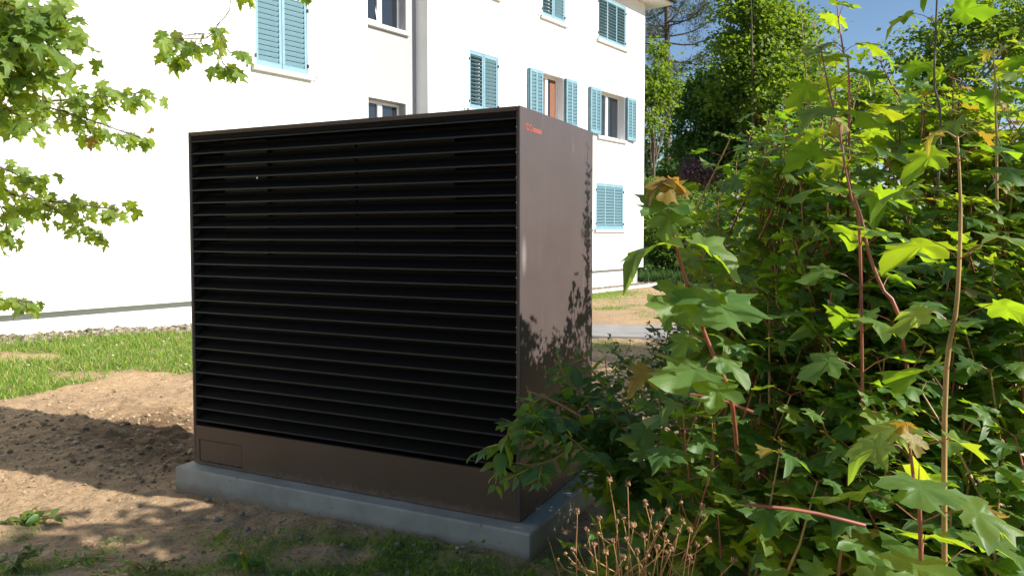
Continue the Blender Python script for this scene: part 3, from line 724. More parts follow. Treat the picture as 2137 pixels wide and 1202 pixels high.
SUNH = np.array([.94, -.34, 0])
def leaf_normal(jit=.35, sunny=.25):
    return np.array([0, 0, 1.])+SUNH*sunny+rng.randn(3)*jit
def smoothline(P, n):
    P = np.asarray(P, float); t = np.linspace(0, len(P)-1, n); out = []
    for u in t:
        i = min(int(u), len(P)-2); f = u-i
        p0, p1, p2, p3 = P[max(i-1, 0)], P[i], P[i+1], P[min(i+2, len(P)-1)]
        out.append(.5*((2*p1)+(-p0+p2)*f+(2*p0-5*p1+4*p2-p3)*f*f+(-p0+3*p1-3*p2+p3)*f**3))
    return np.array(out)

# ---- maple saplings in front: each a stem with paired leaves
def sapling(label, stem_pts, base_xy, r0=.008, size=.13, spacing=.10, bare=.2, topcol=1, mat=None, pet=.075, extra=None, young=1, sizes=None):
    top = np.asarray(stem_pts, float)
    bz = float(height(np.array(base_xy[0]), np.array(base_xy[1]), False))
    base = np.array([base_xy[0], base_xy[1], bz-.03])
    mid = (top[-1]+base)/2+np.array([rng.randn()*.02, rng.randn()*.02, 0])
    P = smoothline(np.concatenate([top, [mid, base]]), 26)
    root = thing('maple_sapling', tuple(base), label, 'sapling', 'maple saplings rising from the thicket')
    mb = MB(); seg = np.linalg.norm(np.diff(P, axis=0), axis=1); cum = np.concatenate([[0], np.cumsum(seg)])
    mb.tube(P, np.linspace(.002, r0*.72, len(P)), 7)
    lv = Leaves(root, 'M', [M_maple, M_young, M_maple2])
    s_ = .004; k = 0; az0 = rng.rand()*3
    while s_ < cum[-1]*(1-bare):
        p = np.array([np.interp(s_, cum, P[:, i]) for i in range(3)])
        yng = k < young; g = min(1, .5+.2*k)
        az = az0+k*1.57+rng.randn()*.15
        for q in (0, math.pi):
            if k > 1 and rng.rand() < .10: continue
            a = az+q; h = np.array([math.cos(a), math.sin(a), 0])
            pd = unit(h+np.array([0, 0, .55 if not yng else .3])); pl_ = pet*g*(.8+.5*rng.rand())
            e = p+pd*pl_
            mb.tube([p, p+pd*pl_*.5+np.array([0, 0, .006]), e], [.0016, .0012, .001], 3, 1, False)
            tip = unit(h+np.array([0, 0, -.15-.35*rng.rand() if not yng else -.75])+rng.randn(3)*.12)
            lv.add(e, tip, leaf_normal(.22), size*g*(.85+.3*rng.rand())*(.8 if yng else 1), 1 if yng else (2 if rng.rand() < .3 else 0))
        s_ += spacing*(.45+.25*min(k, 3))*(.85+.3*rng.rand()); k += 1
    if extra: extra(lv, mb)
    mb.build('stem', [mat or M_redstem, M_redstem], root, True, base)
    return root
def px_leaf(lv, mb, base, tip, Yb, Yt, nrm, mi, var, stem=None, Ys=None):
    b = at(base[0], base[1], Yb); t = at(tip[0], tip[1], Yt); lv.add(b, t-b, nrm, np.linalg.norm(t-b), mi, var)
    if stem is not None: s_ = at(stem[0], stem[1], Ys or Yb); mb.tube([s_, (s_+b)/2+np.array([0, 0, .004]), b], [.0022, .0016, .0013], 4, 1, False)

# the sapling that leans out in front of the soil, leaf by leaf
def sap_a():
    Y = 1.62; stem = [at(1396, 372, Y), at(1401, 440, Y), at(1412, 515, Y), at(1440, 610, Y+.02), at(1478, 715, Y+.05), at(1527, 840, Y+.1)]
    base = np.array([1.0, 2.5, 0.0]); P = smoothline(stem+[np.array([.73, 2.3, .72]), base], 26)
    root = thing('maple_sapling', tuple(base), 'lone red-stemmed maple sapling leaning out over the bare soil beside the wall', 'sapling', 'maple saplings rising from the thicket')
    mb = MB(); mb.tube(P, np.linspace(.0028, .006, len(P)), 8); lv = Leaves(root, 'M', [M_maple, M_young, M_maple2])
    U = np.array([0, 0, 1.])
    L = lambda b, t, yb, yt, n, mi, v, st=None: px_leaf(lv, mb, b, t, Y+yb, Y+yt, n, mi, v, st, Y)
    L((1394, 374), (1338, 402), 0, -.03, (-.3, -.2, 1), 1, 5); L((1398, 374), (1449, 410), 0, -.02, (.5, -.1, 1), 1, 3); L((1396, 378), (1391, 432), 0, -.06, (0, -1, .5), 1, 1)
    L((1400, 420), (1336, 452), 0, -.07, (-.1, -.5, 1), 0, 4, (1400, 440)); L((1404, 420), (1455, 446), .01, -.05, (.25, -.4, 1), 0, 1, (1402, 440)); L((1400, 440), (1388, 512), 0, -.04, (-.5, -.9, .2), 2, 2, (1401, 436))
    L((1392, 505), (1283, 536), -.01, -.08, (0, .25, 1), 0, 5, (1411, 516)); L((1447, 503), (1568, 572), -.01, -.06, (.35, -.35, 1), 2, 3, (1411, 520))
    L((1438, 625), (1340, 642), -.02, -.07, (-.1, -.75, .6), 2, 1, (1446, 632)); L((1400, 655), (1385, 690), .02, 0, (-.3, -.6, .6), 0, 6, (1446, 640))
    L((1500, 612), (1497, 700), 0, -.17, (.1, -.6, 1), 0, 1, (1450, 635)); L((1512, 612), (1580, 668), .01, -.06, (.4, -.4, 1), 0, 3, (1450, 635))
    L((1470, 770), (1360, 790), -.02, -.12, (0, -.35, 1), 0, 0, (1490, 745)); L((1505, 745), (1575, 800), 0, -.05, (.2, -.3, 1), 0, 2, (1492, 745)); L((1440, 700), (1400, 745), .03, 0, (-.2, -.7, .7), 0, 6, (1476, 712)); L((1500, 800), (1478, 868), -.03, -.1, (-.2, -.8, .6), 0, 4, (1515, 810))
    L((1352, 770), (1310, 812), .05, .02, (-.2, -.8, .7), 1, 5, (1500, 790))
    mb.build('stem', [M_redstem, M_redstem], root, True, base)
sap_a()
def stem_px(pts): return [at(*q) for q in pts]
sapling('tall red-stemmed maple sapling with bronze tip, behind the lone leaning sapling', stem_px([(1712, 98, 2.15), (1728, 180, 2.13), (1748, 262, 2.1), (1776, 392, 2.05), (1797, 452, 2.04), (1813, 527, 2.03), (1840, 600, 2.02), (1885, 700, 2.02)]), (1.42, 2.35), .009, .125, .11)
sapling('tan-stemmed maple sapling with orange drooping tip, nearest of the upright ones', stem_px([(1998, 285, 1.42), (2003, 380, 1.42), (2004, 480, 1.42), (1996, 640, 1.43), (1972, 830, 1.45)]), (.95, 1.6), .009, .128, .10, mat=M_tanstem)
sapling('thin dark-stemmed maple sapling standing highest against the sky', stem_px([(1960, -120, 2.5), (1955, 0, 2.5), (1952, 90, 2.5), (1950, 180, 2.5), (1962, 300, 2.5)]), (1.5, 2.7), .008, .115, .13, mat=M_bark)
sapling('slim maple sapling with fresh yellow leaves at the left edge of the sky gap', stem_px([(1742, -40, 2.7), (1750, 40, 2.7), (1760, 110, 2.68), (1772, 190, 2.66)]), (1.35, 2.9), .007, .115, .12, mat=M_redstem)
sapling('slim maple sapling with bronze leaves right of the highest sapling', stem_px([(2072, 105, 2.3), (2076, 160, 2.3), (2078, 240, 2.3), (2080, 360, 2.3)]), (1.6, 2.5), .007, .12, .12, mat=M_tanstem)
sapling('low maple sapling with yellow tip and red stem, near the lower edge', stem_px([(1895, 905, 1.2), (1902, 960, 1.2), (1908, 1010, 1.2), (1920, 1090, 1.22)]), (.95, 1.75), .006, .115, .085)
sapling('maple sapling with bronze tip just below the tall red-stemmed one', stem_px([(1752, 262, 1.9), (1760, 330, 1.9), (1778, 420, 1.9), (1795, 520, 1.92)]), (1.0, 2.1), .007, .11, .10)

# ---- the maple thicket behind them
SV = np.array(S)
def panel_hit(p):
    """where on the cabinet's side sheet the shadow of p falls: distance along it, height on it"""
    B3 = np.array([BC[0], BC[1], BZ]); bx = np.array([BX[0], BX[1], 0]); q = p-SV*(np.dot(p-B3, bx)/np.dot(SV, bx))
    return np.dot(q[:2]-BC, BY), q[2]-BZ
def sheds(p, slack=0.0):
    tt, zz = panel_hit(p)
    return -.15 < tt < 1.15 and zz > slack+np.interp(tt, [-.15, 0, .1, .2, .3, .45, .6, .7, .78, .9, 1.15], [1.0, 1.02, 1.08, 1.10, .92, .86, 1.0, 1.30, 1.30, 1.05, 1.0])
def pxl(z): return np.interp(z, [0, .45, .9, 1.6, 2.3, 3], [1215, 1250, 1395, 1550, 1680, 1740])
def yfront(px, z): return 2.02-.36*np.clip((px-1300)/700, 0, 1)+.85*np.maximum(0, z-.95)
REG = [('low maple shrub of large dark leaves behind the dry stalks', (.75, 2.35)),
       ('maple shrub with broad sunlit leaves filling the lower right corner', (1.15, 1.75)),
       ('tall maple shrub with yellow-green leaves under the sky', (1.75, 3.0)),
       ('shaded maple shrub between the leaning sapling and the tall ones', (1.25, 2.7)),
       ('maple shrub closing off the right edge of the thicket', (2.1, 2.3))]
shr = []
for lab, bxy in REG:
    b = np.array([bxy[0], bxy[1], .0]); root = thing('maple_shrub', tuple(b), lab, 'shrub', 'maple shrubs of the thicket')
    shr.append((root, b, MB(), Leaves(root, 'M', [M_maple, M_young, M_maple2])))
n_sh = 0; tries = 0
while n_sh < 980 and tries < 40000:
    tries += 1
    px = rng.uniform(1200, 2290); z = rng.uniform(.08, 2.9)
    off = rng.exponential(.33)
    Y = yfront(px, z)+.05+off
    if Y > 4.0 or px < pxl(z)+rng.randn()*45+off*25+60*(fbm(np.array(z*3.1), np.array(Y*2.), 2, 19)-.45): continue
    x = (px-CX)/F*Y
    if x > 2.9: continue
    ztop = 1.62+.225*Y+.17*(fbm(np.array(x*2.2), np.array(Y*2.2), 2, 77)-.45)*4+.10*smooth(1950, 1700, px)-.05*smooth(2050, 2250, px)
    if z > ztop+.12*rng.randn(): continue
    if px > 2180 and rng.rand() < .5: continue
    if fbm(np.array(x*2.6+z*1.9), np.array(Y*2.2-z*1.6), 2, 303) < .36 and rng.rand() < .85: continue
    p = np.array([x, Y, z])
    if sheds(p, -.06): continue
    top_ = z > ztop-.35
    if z < .75 and px < 1650: r_i = 0
    elif z < 1.15 and Y < 1.9: r_i = 1
    elif px > 2080: r_i = 4
    elif z > 1.45: r_i = 2
    else: r_i = 3
    root, b, mb, lv = shr[r_i]; n_sh += 1
    up = unit(np.array([rng.randn()*.3-.25*(off < .3), rng.randn()*.3-.3*(off < .3), 1.0]))
    ln = rng.uniform(.25, .42); st = p-up*ln
    # limb to the stool
    mid = st*.55+b*.45+np.array([0, 0, .12])
    if st[2] > .25 and rng.rand() < .35 and off > .15: mb.tube(smoothline([b+rng.randn(3)*np.array([.1, .1, 0]), mid, st], 6), np.linspace(.011, .005, 6), 5, 0, False)
    mb.tube([st, (st+p)/2+rng.randn(3)*.008, p], [.0045, .0035, .002], 5, rng.randint(2), False)
    az0 = rng.rand()*3; npair = rng.randint(3, 5)
    for k in range(npair):
        f = 1-k/npair*.9; q = st+(p-st)*f; g = .62+.13*k
        yng = k == 0 and rng.rand() < (.16 if top_ else .04)
        for s_ in (0, math.pi):
            a = az0+k*1.57+s_+rng.randn()*.2; h = np.array([math.cos(a), math.sin(a), 0])
            pd = unit(h+np.array([0, 0, .45])); pl_ = .07*g*(.6+.7*rng.rand()); e = q+pd*pl_
            if off < .5: mb.tube([q, e], [.0014, .001], 3, 1, False)
            lv.add(e, unit(h+np.array([0, 0, .02-.36*rng.rand()])+rng.randn(3)*.14), leaf_normal(.22, .32), .110*g*(.75+.45*rng.rand()), 1 if yng else (2 if rng.rand() < (.6 if top_ else .25) else 0))
for (px0, py0, Y0), (px1, py1, Y1) in (((1440, 822, 1.95), (1572, 860, 1.9)), ((1555, 1052, 1.5), (1805, 1096, 1.5)), ((1100, 815, 2.6), (1215, 870, 2.5))):
    a, b_ = at(px0, py0, Y0), at(px1, py1, Y1)
    shr[0][2].tube(smoothline([a, (a+b_)/2+np.array([0, 0, .008]), b_], 6), [.003, .0034, .0037, .004, .0042, .0045], 6, 1, False)
for root, b, mb, lv in shr: tag(mb.build('branches', [M_tanstem, M_redstem], root, True, b), kind='stuff')

# ---- small-leaved shrubs
def ovate_shrub(label, base, shoots, mats, leaf=.05, droop=.25, group='small-leaved shrubs beside the cabinet', name='privet_shrub', gap=.035):
    base = np.array(base, float); root = thing(name, tuple(base), label, 'shrub', group)
    mb = MB(); lv = Leaves(root, 'O', mats)
    for pts in shoots:
        P = smoothline([base+rng.randn(3)*np.array([.06, .06, 0])]+list(pts), 18)
        mb.tube(P, np.linspace(.006, .0014, len(P)), 5)
        seg = np.linalg.norm(np.diff(P, axis=0), axis=1); cum = np.concatenate([[0], np.cumsum(seg)]); s_ = cum[-1]; k = 0
        lim = max(.12, cum[-1]-.75)
        while s_ > lim:
            p = np.array([np.interp(s_, cum, P[:, i]) for i in range(3)]); tdir = unit(np.array([np.interp(min(s_+.02, cum[-1]), cum, P[:, i]) for i in range(3)])-np.array([np.interp(max(0, s_-.02), cum, P[:, i]) for i in range(3)]))
            side = unit(np.cross(tdir, rng.randn(3) if k % 2 else np.array([0, 0, 1.])+rng.randn(3)*.2))
            for q in (1, -1):
                dr = unit(side*q*.85+tdir*.5+np.array([0, 0, -.12-droop*rng.rand()])+rng.randn(3)*.12)
                e = p+dr*.008
                lv.add(e, dr, np.array([0, 0, 1.])+rng.randn(3)*.35+SUNH*.2, leaf*min(1, .45+.16*k)*(.75+.5*rng.rand()), 1 if rng.rand() < .25 else 0)
            if k > 2 and rng.rand() < .35 and cum[-1]-s_ < .6:                     # side twig
                d2 = unit(side*rng.choice([-1, 1])+tdir*.6+np.array([0, 0, .1])); l2 = rng.uniform(.10, .2); e2 = p+d2*l2
                mb.tube([p, p+d2*l2*.5+np.array([0, 0, .01]), e2], [.002, .0016, .001], 3, 0, False)
                for j in range(4):
                    pp = p+d2*l2*(j+1)/4; sd = unit(np.cross(d2, np.array([0, 0, 1.])+rng.randn(3)*.3))
                    for q in (1, -1): lv.add(pp, unit(sd*q+d2*.5+np.array([0, 0, -.2])+rng.randn(3)*.12), np.array([0, 0, 1.])+rng.randn(3)*.35, leaf*(.8-.12*j)*(.8+.4*rng.rand()), 0)
                lv.add(e2, d2, np.array([0, 0, 1.])+rng.randn(3)*.3, leaf*.5, 0)
            s_ -= gap*(.8+.4*rng.rand()); k += 1
    mb.build('branches', M_tanstem, root, True, base)
    return root
sh1 = [[at(1230, 900, 2.8), at(1150, 830, 2.75), at(1105, 850, 2.7)], [at(1240, 930, 2.7), at(1130, 900, 2.62), at(1060, 905, 2.55), at(1034, 1010, 2.5)],
       [at(1260, 900, 2.8), at(1180, 790, 2.85), at(1165, 738, 2.85)], [at(1290, 880, 2.9), at(1240, 780, 2.95), at(1210, 735, 2.95)],
       [at(1300, 900, 2.8), at(1270, 800, 2.85), at(1262, 740, 2.9)], [at(1320, 900, 2.7), at(1300, 830, 2.7), at(1345, 760, 2.7)],
       [at(1250, 960, 2.6), at(1150, 960, 2.5), at(1060, 1000, 2.45)], 
       [at(1250, 940, 2.75), at(1160, 880, 2.7), at(1092, 830, 2.65)], [at(1330, 950, 2.6), at(1290, 890, 2.6), at(1270, 850, 2.55)], [at(1360, 900, 2.7), at(1380, 820, 2.7), at(1400, 770, 2.7)],
       [at(1280, 1000, 2.5), at(1220, 940, 2.45), at(1180, 905, 2.4)], [at(1250, 930, 2.7), at(1130, 870, 2.6), at(1052, 890, 2.55)]]
ovate_shrub('arching small-leaved shrub in front of the cabinet corner', (.62, 2.75, .0), sh1, [M_ovate, M_maple2], .082)
# upright growth right of the cabinet; its sprays throw the leaf shadows on the side sheet
sh2 = []
for k in range(34):
    r_ = rng.uniform(.7, 1.9); tt = rng.uniform(.1, 1.05)
    fx = BC+BY*tt; hz = BZ+rng.uniform(.2, .70)+.30*math.exp(-((tt-.62)/.14)**2)+.12*math.exp(-((tt-.25)/.08)**2)
    p = np.array([fx[0]+.94*r_, fx[1]-.34*r_, hz+.613*r_])
    sh2.append([np.array([p[0]+rng.randn()*.08, p[1]+rng.randn()*.06, p[2]*.55]), p])
for k in range(48):
    r_ = rng.uniform(.5, 1.3); tt = rng.uniform(0, 1.05); fx = BC+BY*tt; hz = BZ+rng.uniform(.05, .75)
    p = np.array([fx[0]+.94*r_, fx[1]-.34*r_, hz+.613*r_]); sh2.append([np.array([p[0]+rng.randn()*.08, p[1]+rng.randn()*.06, p[2]*.55]), p])
for k in range(26):
    px = rng.uniform(1470, 1720); Y = rng.uniform(3.3, 4.3); p = at(px, np.interp(px, [1470, 1560, 1720], [540, 450, 330])+rng.uniform(0, 180), Y)
    if not sheds(p, .05): sh2.append([np.array([p[0]+rng.randn()*.08, p[1]+rng.randn()*.06, p[2]*.55]), p])
sh2 = [q for q in sh2 if not sheds(q[-1], .08)]
ovate_shrub('upright small-leaved shrub behind the leaning sapling', (1.35, 3.35, .0), sh2, [M_ovate, M_ovate2], .055)
sh3 = []
for hz, r_ in ((1.9, 1.15), (1.75, 1.22), (1.5, 1.2), (1.2, 1.25)):
    fx = BC+BY*.93; p = np.array([fx[0]+.94*r_, fx[1]-.34*r_, BZ+hz+.613*r_]); q = p.copy(); q[2] -= .5; q[0] += .05
    sh3.append([q-np.array([-.02, .02, .55]), q, p])
ovate_shrub('tall wispy small-leaved shrub rising behind the thicket', (1.75, 4.0, .0), sh3, [M_ovate, M_ovate2], .05, gap=.05)
# yellowish hedge shrub further back
sh4 = []
for k in range(80):
    px = rng.uniform(1490, 1760); Y = rng.uniform(5.6, 7.6); top = np.interp(px, [1490, 1560, 1640, 1760], [520, 440, 380, 340])+rng.uniform(0, 210)
    p = at(px, top, Y); sh4.append([p*np.array([1, 1, .55])+rng.randn(3)*.1, p-np.array([0, 0, .15]), p])
sh5 = []
for k in range(110):
    px = rng.uniform(1475, 1760); Y = rng.uniform(4.75, 5.5); top = np.interp(px, [1475, 1540, 1640, 1760], [400, 300, 190, 130])+rng.uniform(0, 330)
    p = at(px, top, Y); sh5.append([p*np.array([1, 1, .6])+rng.randn(3)*np.array([.12, .12, .05]), p-np.array([.02, 0, .2]), p])
ovate_shrub('leafy green shrub between the thicket and the distant house', (2.0, 5.2, .0), sh5, [M_ovate, M_maple2], .085, name='hazel_shrub', gap=.05)
ovate_shrub('yellow-green flowering hedge shrub beyond the thicket', (2.5, 6.8, .0), sh4, [M_ovate2, M_ovate2], .06, name='hedge_shrub', gap=.055)

# ---- maple tree whose boughs hang in from beyond the left edge
tb = np.array([-6.6, 5.4, .1]); root = thing('maple_tree', tuple(tb), 'maple tree whose leafy boughs hang in from the left edge', 'tree')
mb = MB(); mb.tube(smoothline([tb-np.array([0, 0, .3]), tb+np.array([.05, 0, 1.5]), tb+np.array([.1, -.05, 3.2]), tb+np.array([.3, -.1, 5.2])], 12), np.linspace(.16, .06, 12), 10)
mb.build('trunk', M_bark, root, True, tb)
lv = Leaves(root, 'M', [M_fresh, M_young, M_maple2]); mbr = MB()
def bough(pts, size, r0=.012, dens=1.0, spread=.12, start=0.0, young=.08):
    P = smoothline(pts, 16); mbr.tube(P, np.linspace(r0, .0022, len(P)), 5)
    seg = np.linalg.norm(np.diff(P, axis=0), axis=1); cum = np.concatenate([[0], np.cumsum(seg)])
    s_ = cum[-1]
    while s_ > cum[-1]*start:
        f = 1-s_/cum[-1]; p = np.array([np.interp(s_, cum, P[:, i]) for i in range(3)]); td = unit(P[-1]-P[-4])
        sp = spread*(.5+.9*min(1, f*3))
        for j in range(rng.randint(2, 5)):
            o = rng.randn(3)*np.array([sp, sp, sp*.5]); q = p+o-np.array([0, 0, .25*sp])
            mbr.tube([p-td*.05, (p+q)/2+np.array([0, 0, .015]), q], [.002, .0015, .001], 3, 0, False)
            a = rng.rand()*6.28
            h = unit(np.array([math.cos(a), math.sin(a)*.8, 0])+td*.6)
            tip = unit(h*.7+np.array([0, 0, -.55-.5*rng.rand()])+rng.randn(3)*.15)
            lv.add(q, tip, np.array([.25, -.35, .9])+rng.randn(3)*.45, size*.9*(.7+.5*rng.rand()), 1 if rng.rand() < young*.1 else (0 if rng.rand() < .75 else 2))
        s_ -= .046/dens*(.8+.4*rng.rand())
Pp = lambda *q: [at(*w) for w in q]
crownpt = tb+np.array([.1, -.05, 2.6])
bough([crownpt]+Pp((-120, 240, 5.4), (60, 215, 5.3), (200, 205, 5.2), (312, 192, 5.1)), .092, .016, 1.3, .10, .35)
bough(Pp((60, 215, 5.3), (140, 235, 5.2), (220, 262, 5.1), (296, 290, 5.05)), .092, .007, 1.3, .09, .1)
bough([crownpt-np.array([0, 0, .5])]+Pp((-120, 360, 5.3), (40, 410, 5.2), (150, 425, 5.1), (256, 440, 5.0)), .092, .014, 1.2, .11, .38)
bough(Pp((40, 395, 5.2), (120, 440, 5.1), (200, 490, 5.0)), .085, .005, .9, .06, .3)
bough([crownpt]+Pp((-100, 330, 4.9), (0, 350, 4.9), (72, 385, 4.85)), .095, .01, 1.1, .12, .5)
bough(Pp((-60, 380, 4.9), (0, 430, 4.9), (20, 505, 4.85)), .09, .006, .9, .07, .3)
bough([tb+np.array([.1, 0, 1.3])]+Pp((-120, 610, 4.9), (0, 625, 4.9), (72, 632, 4.8)), .085, .01, .8, .06, .62)
for (x1_, y1_) in ((165, 105), (120, 60), (150, 40), (60, 20), (100, 150), (30, 170), (20, 90), (70, 110), (40, 240)):
    bough([crownpt+np.array([0, 0, .8])]+Pp((-160, y1_-60, 4.0), (-40, y1_-25, 3.9), (x1_, y1_, 3.8)), .105, .012, 1.2, .12, .55)
bough([crownpt+np.array([.3, -.6, 1.6])]+Pp((250, -200, 4.4), (470, -20, 4.4), (450, 60, 4.4)), .09, .008, .01, .02, .999)
bough(Pp((452, 58, 4.4), (430, 80, 4.4), (385, 82, 4.4), (356, 100, 4.38)), .095, .0032, 1.1, .055, .25, .02)
bough(Pp((410, 82, 4.4), (400, 105, 4.38), (372, 118, 4.36)), .095, .0028, 1.0, .04, .2, .02)
bough(Pp((452, 58, 4.4), (470, 95, 4.4), (482, 110, 4.4), (508, 112, 4.38)), .095, .0032, .8, .035, .6, .02)
bough(Pp((455, 100, 4.4), (465, 130, 4.4), (480, 150, 4.38)), .105, .0028, .9, .035, .4, .02)
for x_, y_ in ((138, -4), (521, -8), (636, -14), (60, -20)):
    bough(Pp((x_-60, y_-90, 4.4), (x_-20, y_-45, 4.4), (x_, y_, 4.38)), .105, .004, .7, .03, .6, 0)
mbr.build('branches', M_bark, root, True, tb)

# ---- maple and its twin standing outside the frame on the right: they shade the lower left and the grass beyond the cabinet
def shade_tree(label, base, crown, n, size):
    base = np.array(base, float); root = thing('shade_tree', tuple(base), label, 'tree')
    mb = MB(); mb.tube(smoothline([base-np.array([0, 0, .2]), base+np.array([.05, 0, 1.4]), np.array(crown[0][0])], 10), np.linspace(.13, .04, 10), 9)
    for c, r_ in crown: mb.tube([base+np.array([0, 0, 1.6]), (np.array(c)+base)/2+np.array([0, 0, 1.2]), c], [.06, .045, .02], 6)
    mb.build('trunk', M_bark, root, True, base)
    lv = Leaves(root, 'M', [M_maple, M_young, M_maple2])
    for i in range(n):
        c, r_ = crown[rng.randint(len(crown))]; cl = np.array(c)+rng.randn(3)*np.array(r_)*.62
        for j in range(9):
            h = rng.randn(3); lv.add(cl+rng.randn(3)*.14, unit(h*np.array([1, 1, .3])+np.array([0, 0, -.4])), leaf_normal(.4), size*(.7+.6*rng.rand()))
    return root
shade_tree('maple tree shading the lower left soil from outside the frame', (5.9, .45, 0), [((5.2, .62, 4.8), (.75, .20, .40))], 34, .13)
shade_tree('maple tree shading the grass beyond the cabinet from outside the frame', (11.0, 6.0, 0), [((10.2, 6.2, 5.4), (1.0, .8, .6)), ((11.2, 5.7, 5.9), (1.0, .9, .7))], 260, .14)
finish_leaves()

# ------------------------------------------------------------------ background trees and shrubs
LQ = np.array([(0, 0, 0), (.38, .45, .06), (0, 1, -.1), (-.38, .45, .06)])
def leaf_cloud(C, size, mats, name='crown', mi=None, jit=.55, parent=None, off=None, flat=1.0):
    n = len(C); t = rng.randn(n, 3)*np.array([1, 1, .6]); t[:, 2] -= .25; t /= np.linalg.norm(t, axis=1)[:, None]
    nr = np.array([0, 0, 1.])*flat+np.array([.25, -.15, 0])+rng.randn(n, 3)*jit; nr -= t*np.sum(nr*t, 1)[:, None]; nr /= np.linalg.norm(nr, axis=1)[:, None]
    x = np.cross(t, nr); s_ = size*(.6+.8*rng.rand(n))
    V = C[:, None, :]+(x[:, None, :]*LQ[None, :, 0:1]+t[:, None, :]*LQ[None, :, 1:2]+nr[:, None, :]*LQ[None, :, 2:3])*s_[:, None, None]
    k = np.arange(n)[:, None]*4; T = np.concatenate([k+np.array([0, 1, 2]), k+np.array([0, 2, 3])], 1).reshape(-1, 3)
    V = V.reshape(-1, 3)
    if off is not None: V = V-np.asarray(off)
    me = make_mesh(name, V, T, None if mi is None else np.repeat(mi, 2), None, False)
    for m_ in mats: me.materials.append(m_)
    return link_mesh(name, me, parent)
def clumps(ells, ncl, per, sig, hollow=.35):
    out = []
    vol = np.array([e[1][0]*e[1][1]*e[1][2] for e in ells])**.67; vol /= vol.sum()
    for i in range(ncl):
        c, r_ = ells[rng.choice(len(ells), p=vol)]; d_ = unit(rng.randn(3)); rad = hollow+(1-hollow)*rng.rand()**.5
        cc = np.array(c)+d_*np.array(r_)*rad; sg = sig*(.6+.8*rng.rand())
        out.append(cc+rng.randn(int(per*(.5+rng.rand())), 3)*sg*np.array([1, 1, .55]))
    return np.concatenate(out)
def bg_tree(name, label, base, ells, ncl, per, sig, size, mat, cat='tree', group=None, trunk=.2, limbs=True, hollow=.35):
    base = np.array(base, float); root = thing(name, tuple(base), label, cat, group)
    mb = MB(); top = np.array(ells[0][0])
    mb.tube(smoothline([base-np.array([0, 0, .4]), base*.5+np.array([top[0], top[1], top[2]*.6])*.5, top], 8), np.linspace(trunk, trunk*.25, 8), 8)
    for c, r_ in ells:
        st = base+(top-base)*rng.uniform(.25, .6)
        for k in range(3):
            e = np.array(c)+rng.randn(3)*np.array(r_)*.45; mb.tube(smoothline([st, (st+e)/2+np.array([0, 0, .3]), e], 5), np.linspace(trunk*.4, trunk*.08, 5), 5, 0, False)
    mb.build('trunk' if cat == 'tree' else 'branches', M_bark, root, True, base)
    leaf_cloud(clumps(ells, ncl, per, sig, hollow), size, [mat], 'crown' if cat == 'tree' else 'foliage', parent=root, off=base)
    return root
def E(px, py, Y, rx, ry, rz): return (tuple(at(px, py, Y)), (rx, ry, rz))
def G(px, Y): x = (px-CX)/F*Y; return (x, Y, float(height(np.array(x), np.array(Y), False)))
TG = 'trees beyond the white building'
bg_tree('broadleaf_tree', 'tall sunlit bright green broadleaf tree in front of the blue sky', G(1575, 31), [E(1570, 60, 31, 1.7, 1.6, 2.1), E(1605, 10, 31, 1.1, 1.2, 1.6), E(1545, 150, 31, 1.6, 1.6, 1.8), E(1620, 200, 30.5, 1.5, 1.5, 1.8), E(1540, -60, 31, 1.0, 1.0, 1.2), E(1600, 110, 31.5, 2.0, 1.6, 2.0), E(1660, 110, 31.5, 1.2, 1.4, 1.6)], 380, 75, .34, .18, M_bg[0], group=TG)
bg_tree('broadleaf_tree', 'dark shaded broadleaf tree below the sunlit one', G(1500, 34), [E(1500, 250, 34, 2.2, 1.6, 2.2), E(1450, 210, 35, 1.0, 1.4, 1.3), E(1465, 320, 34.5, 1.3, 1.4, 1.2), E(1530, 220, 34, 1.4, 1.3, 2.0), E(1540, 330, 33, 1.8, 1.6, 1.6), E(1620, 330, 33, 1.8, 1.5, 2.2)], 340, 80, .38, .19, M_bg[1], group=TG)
bg_tree('young_broadleaf_tree', 'slender yellow-green young tree against the corner of the white wall', G(1362, 27), [E(1368, 150, 27, .5, .6, 1.0), E(1352, 230, 27, .45, .6, 1.2), E(1385, 195, 27.3, .5, .5, .6)], 60, 60, .22, .14, M_bg[0], group=TG, trunk=.08)
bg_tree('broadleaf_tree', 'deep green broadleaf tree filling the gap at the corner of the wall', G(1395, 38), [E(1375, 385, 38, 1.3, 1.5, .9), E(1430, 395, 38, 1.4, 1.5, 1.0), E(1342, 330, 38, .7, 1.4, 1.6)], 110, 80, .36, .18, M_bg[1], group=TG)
bg_tree('broadleaf_tree', 'broadleaf tree half hidden behind the thicket', G(1800, 30), [E(1760, 240, 30, 2.6, 2, 2.2), E(1900, 230, 31, 2.8, 2, 2.2), E(2060, 120, 31, 3.0, 2, 2.6), E(2120, 40, 31, 1.6, 1.6, 1.6), E(1950, 110, 31.5, 1.8, 1.6, 1.2), E(1700, 330, 30, 1.8, 1.8, 1.8)], 340, 70, .40, .19, M_bg[0], group=TG)
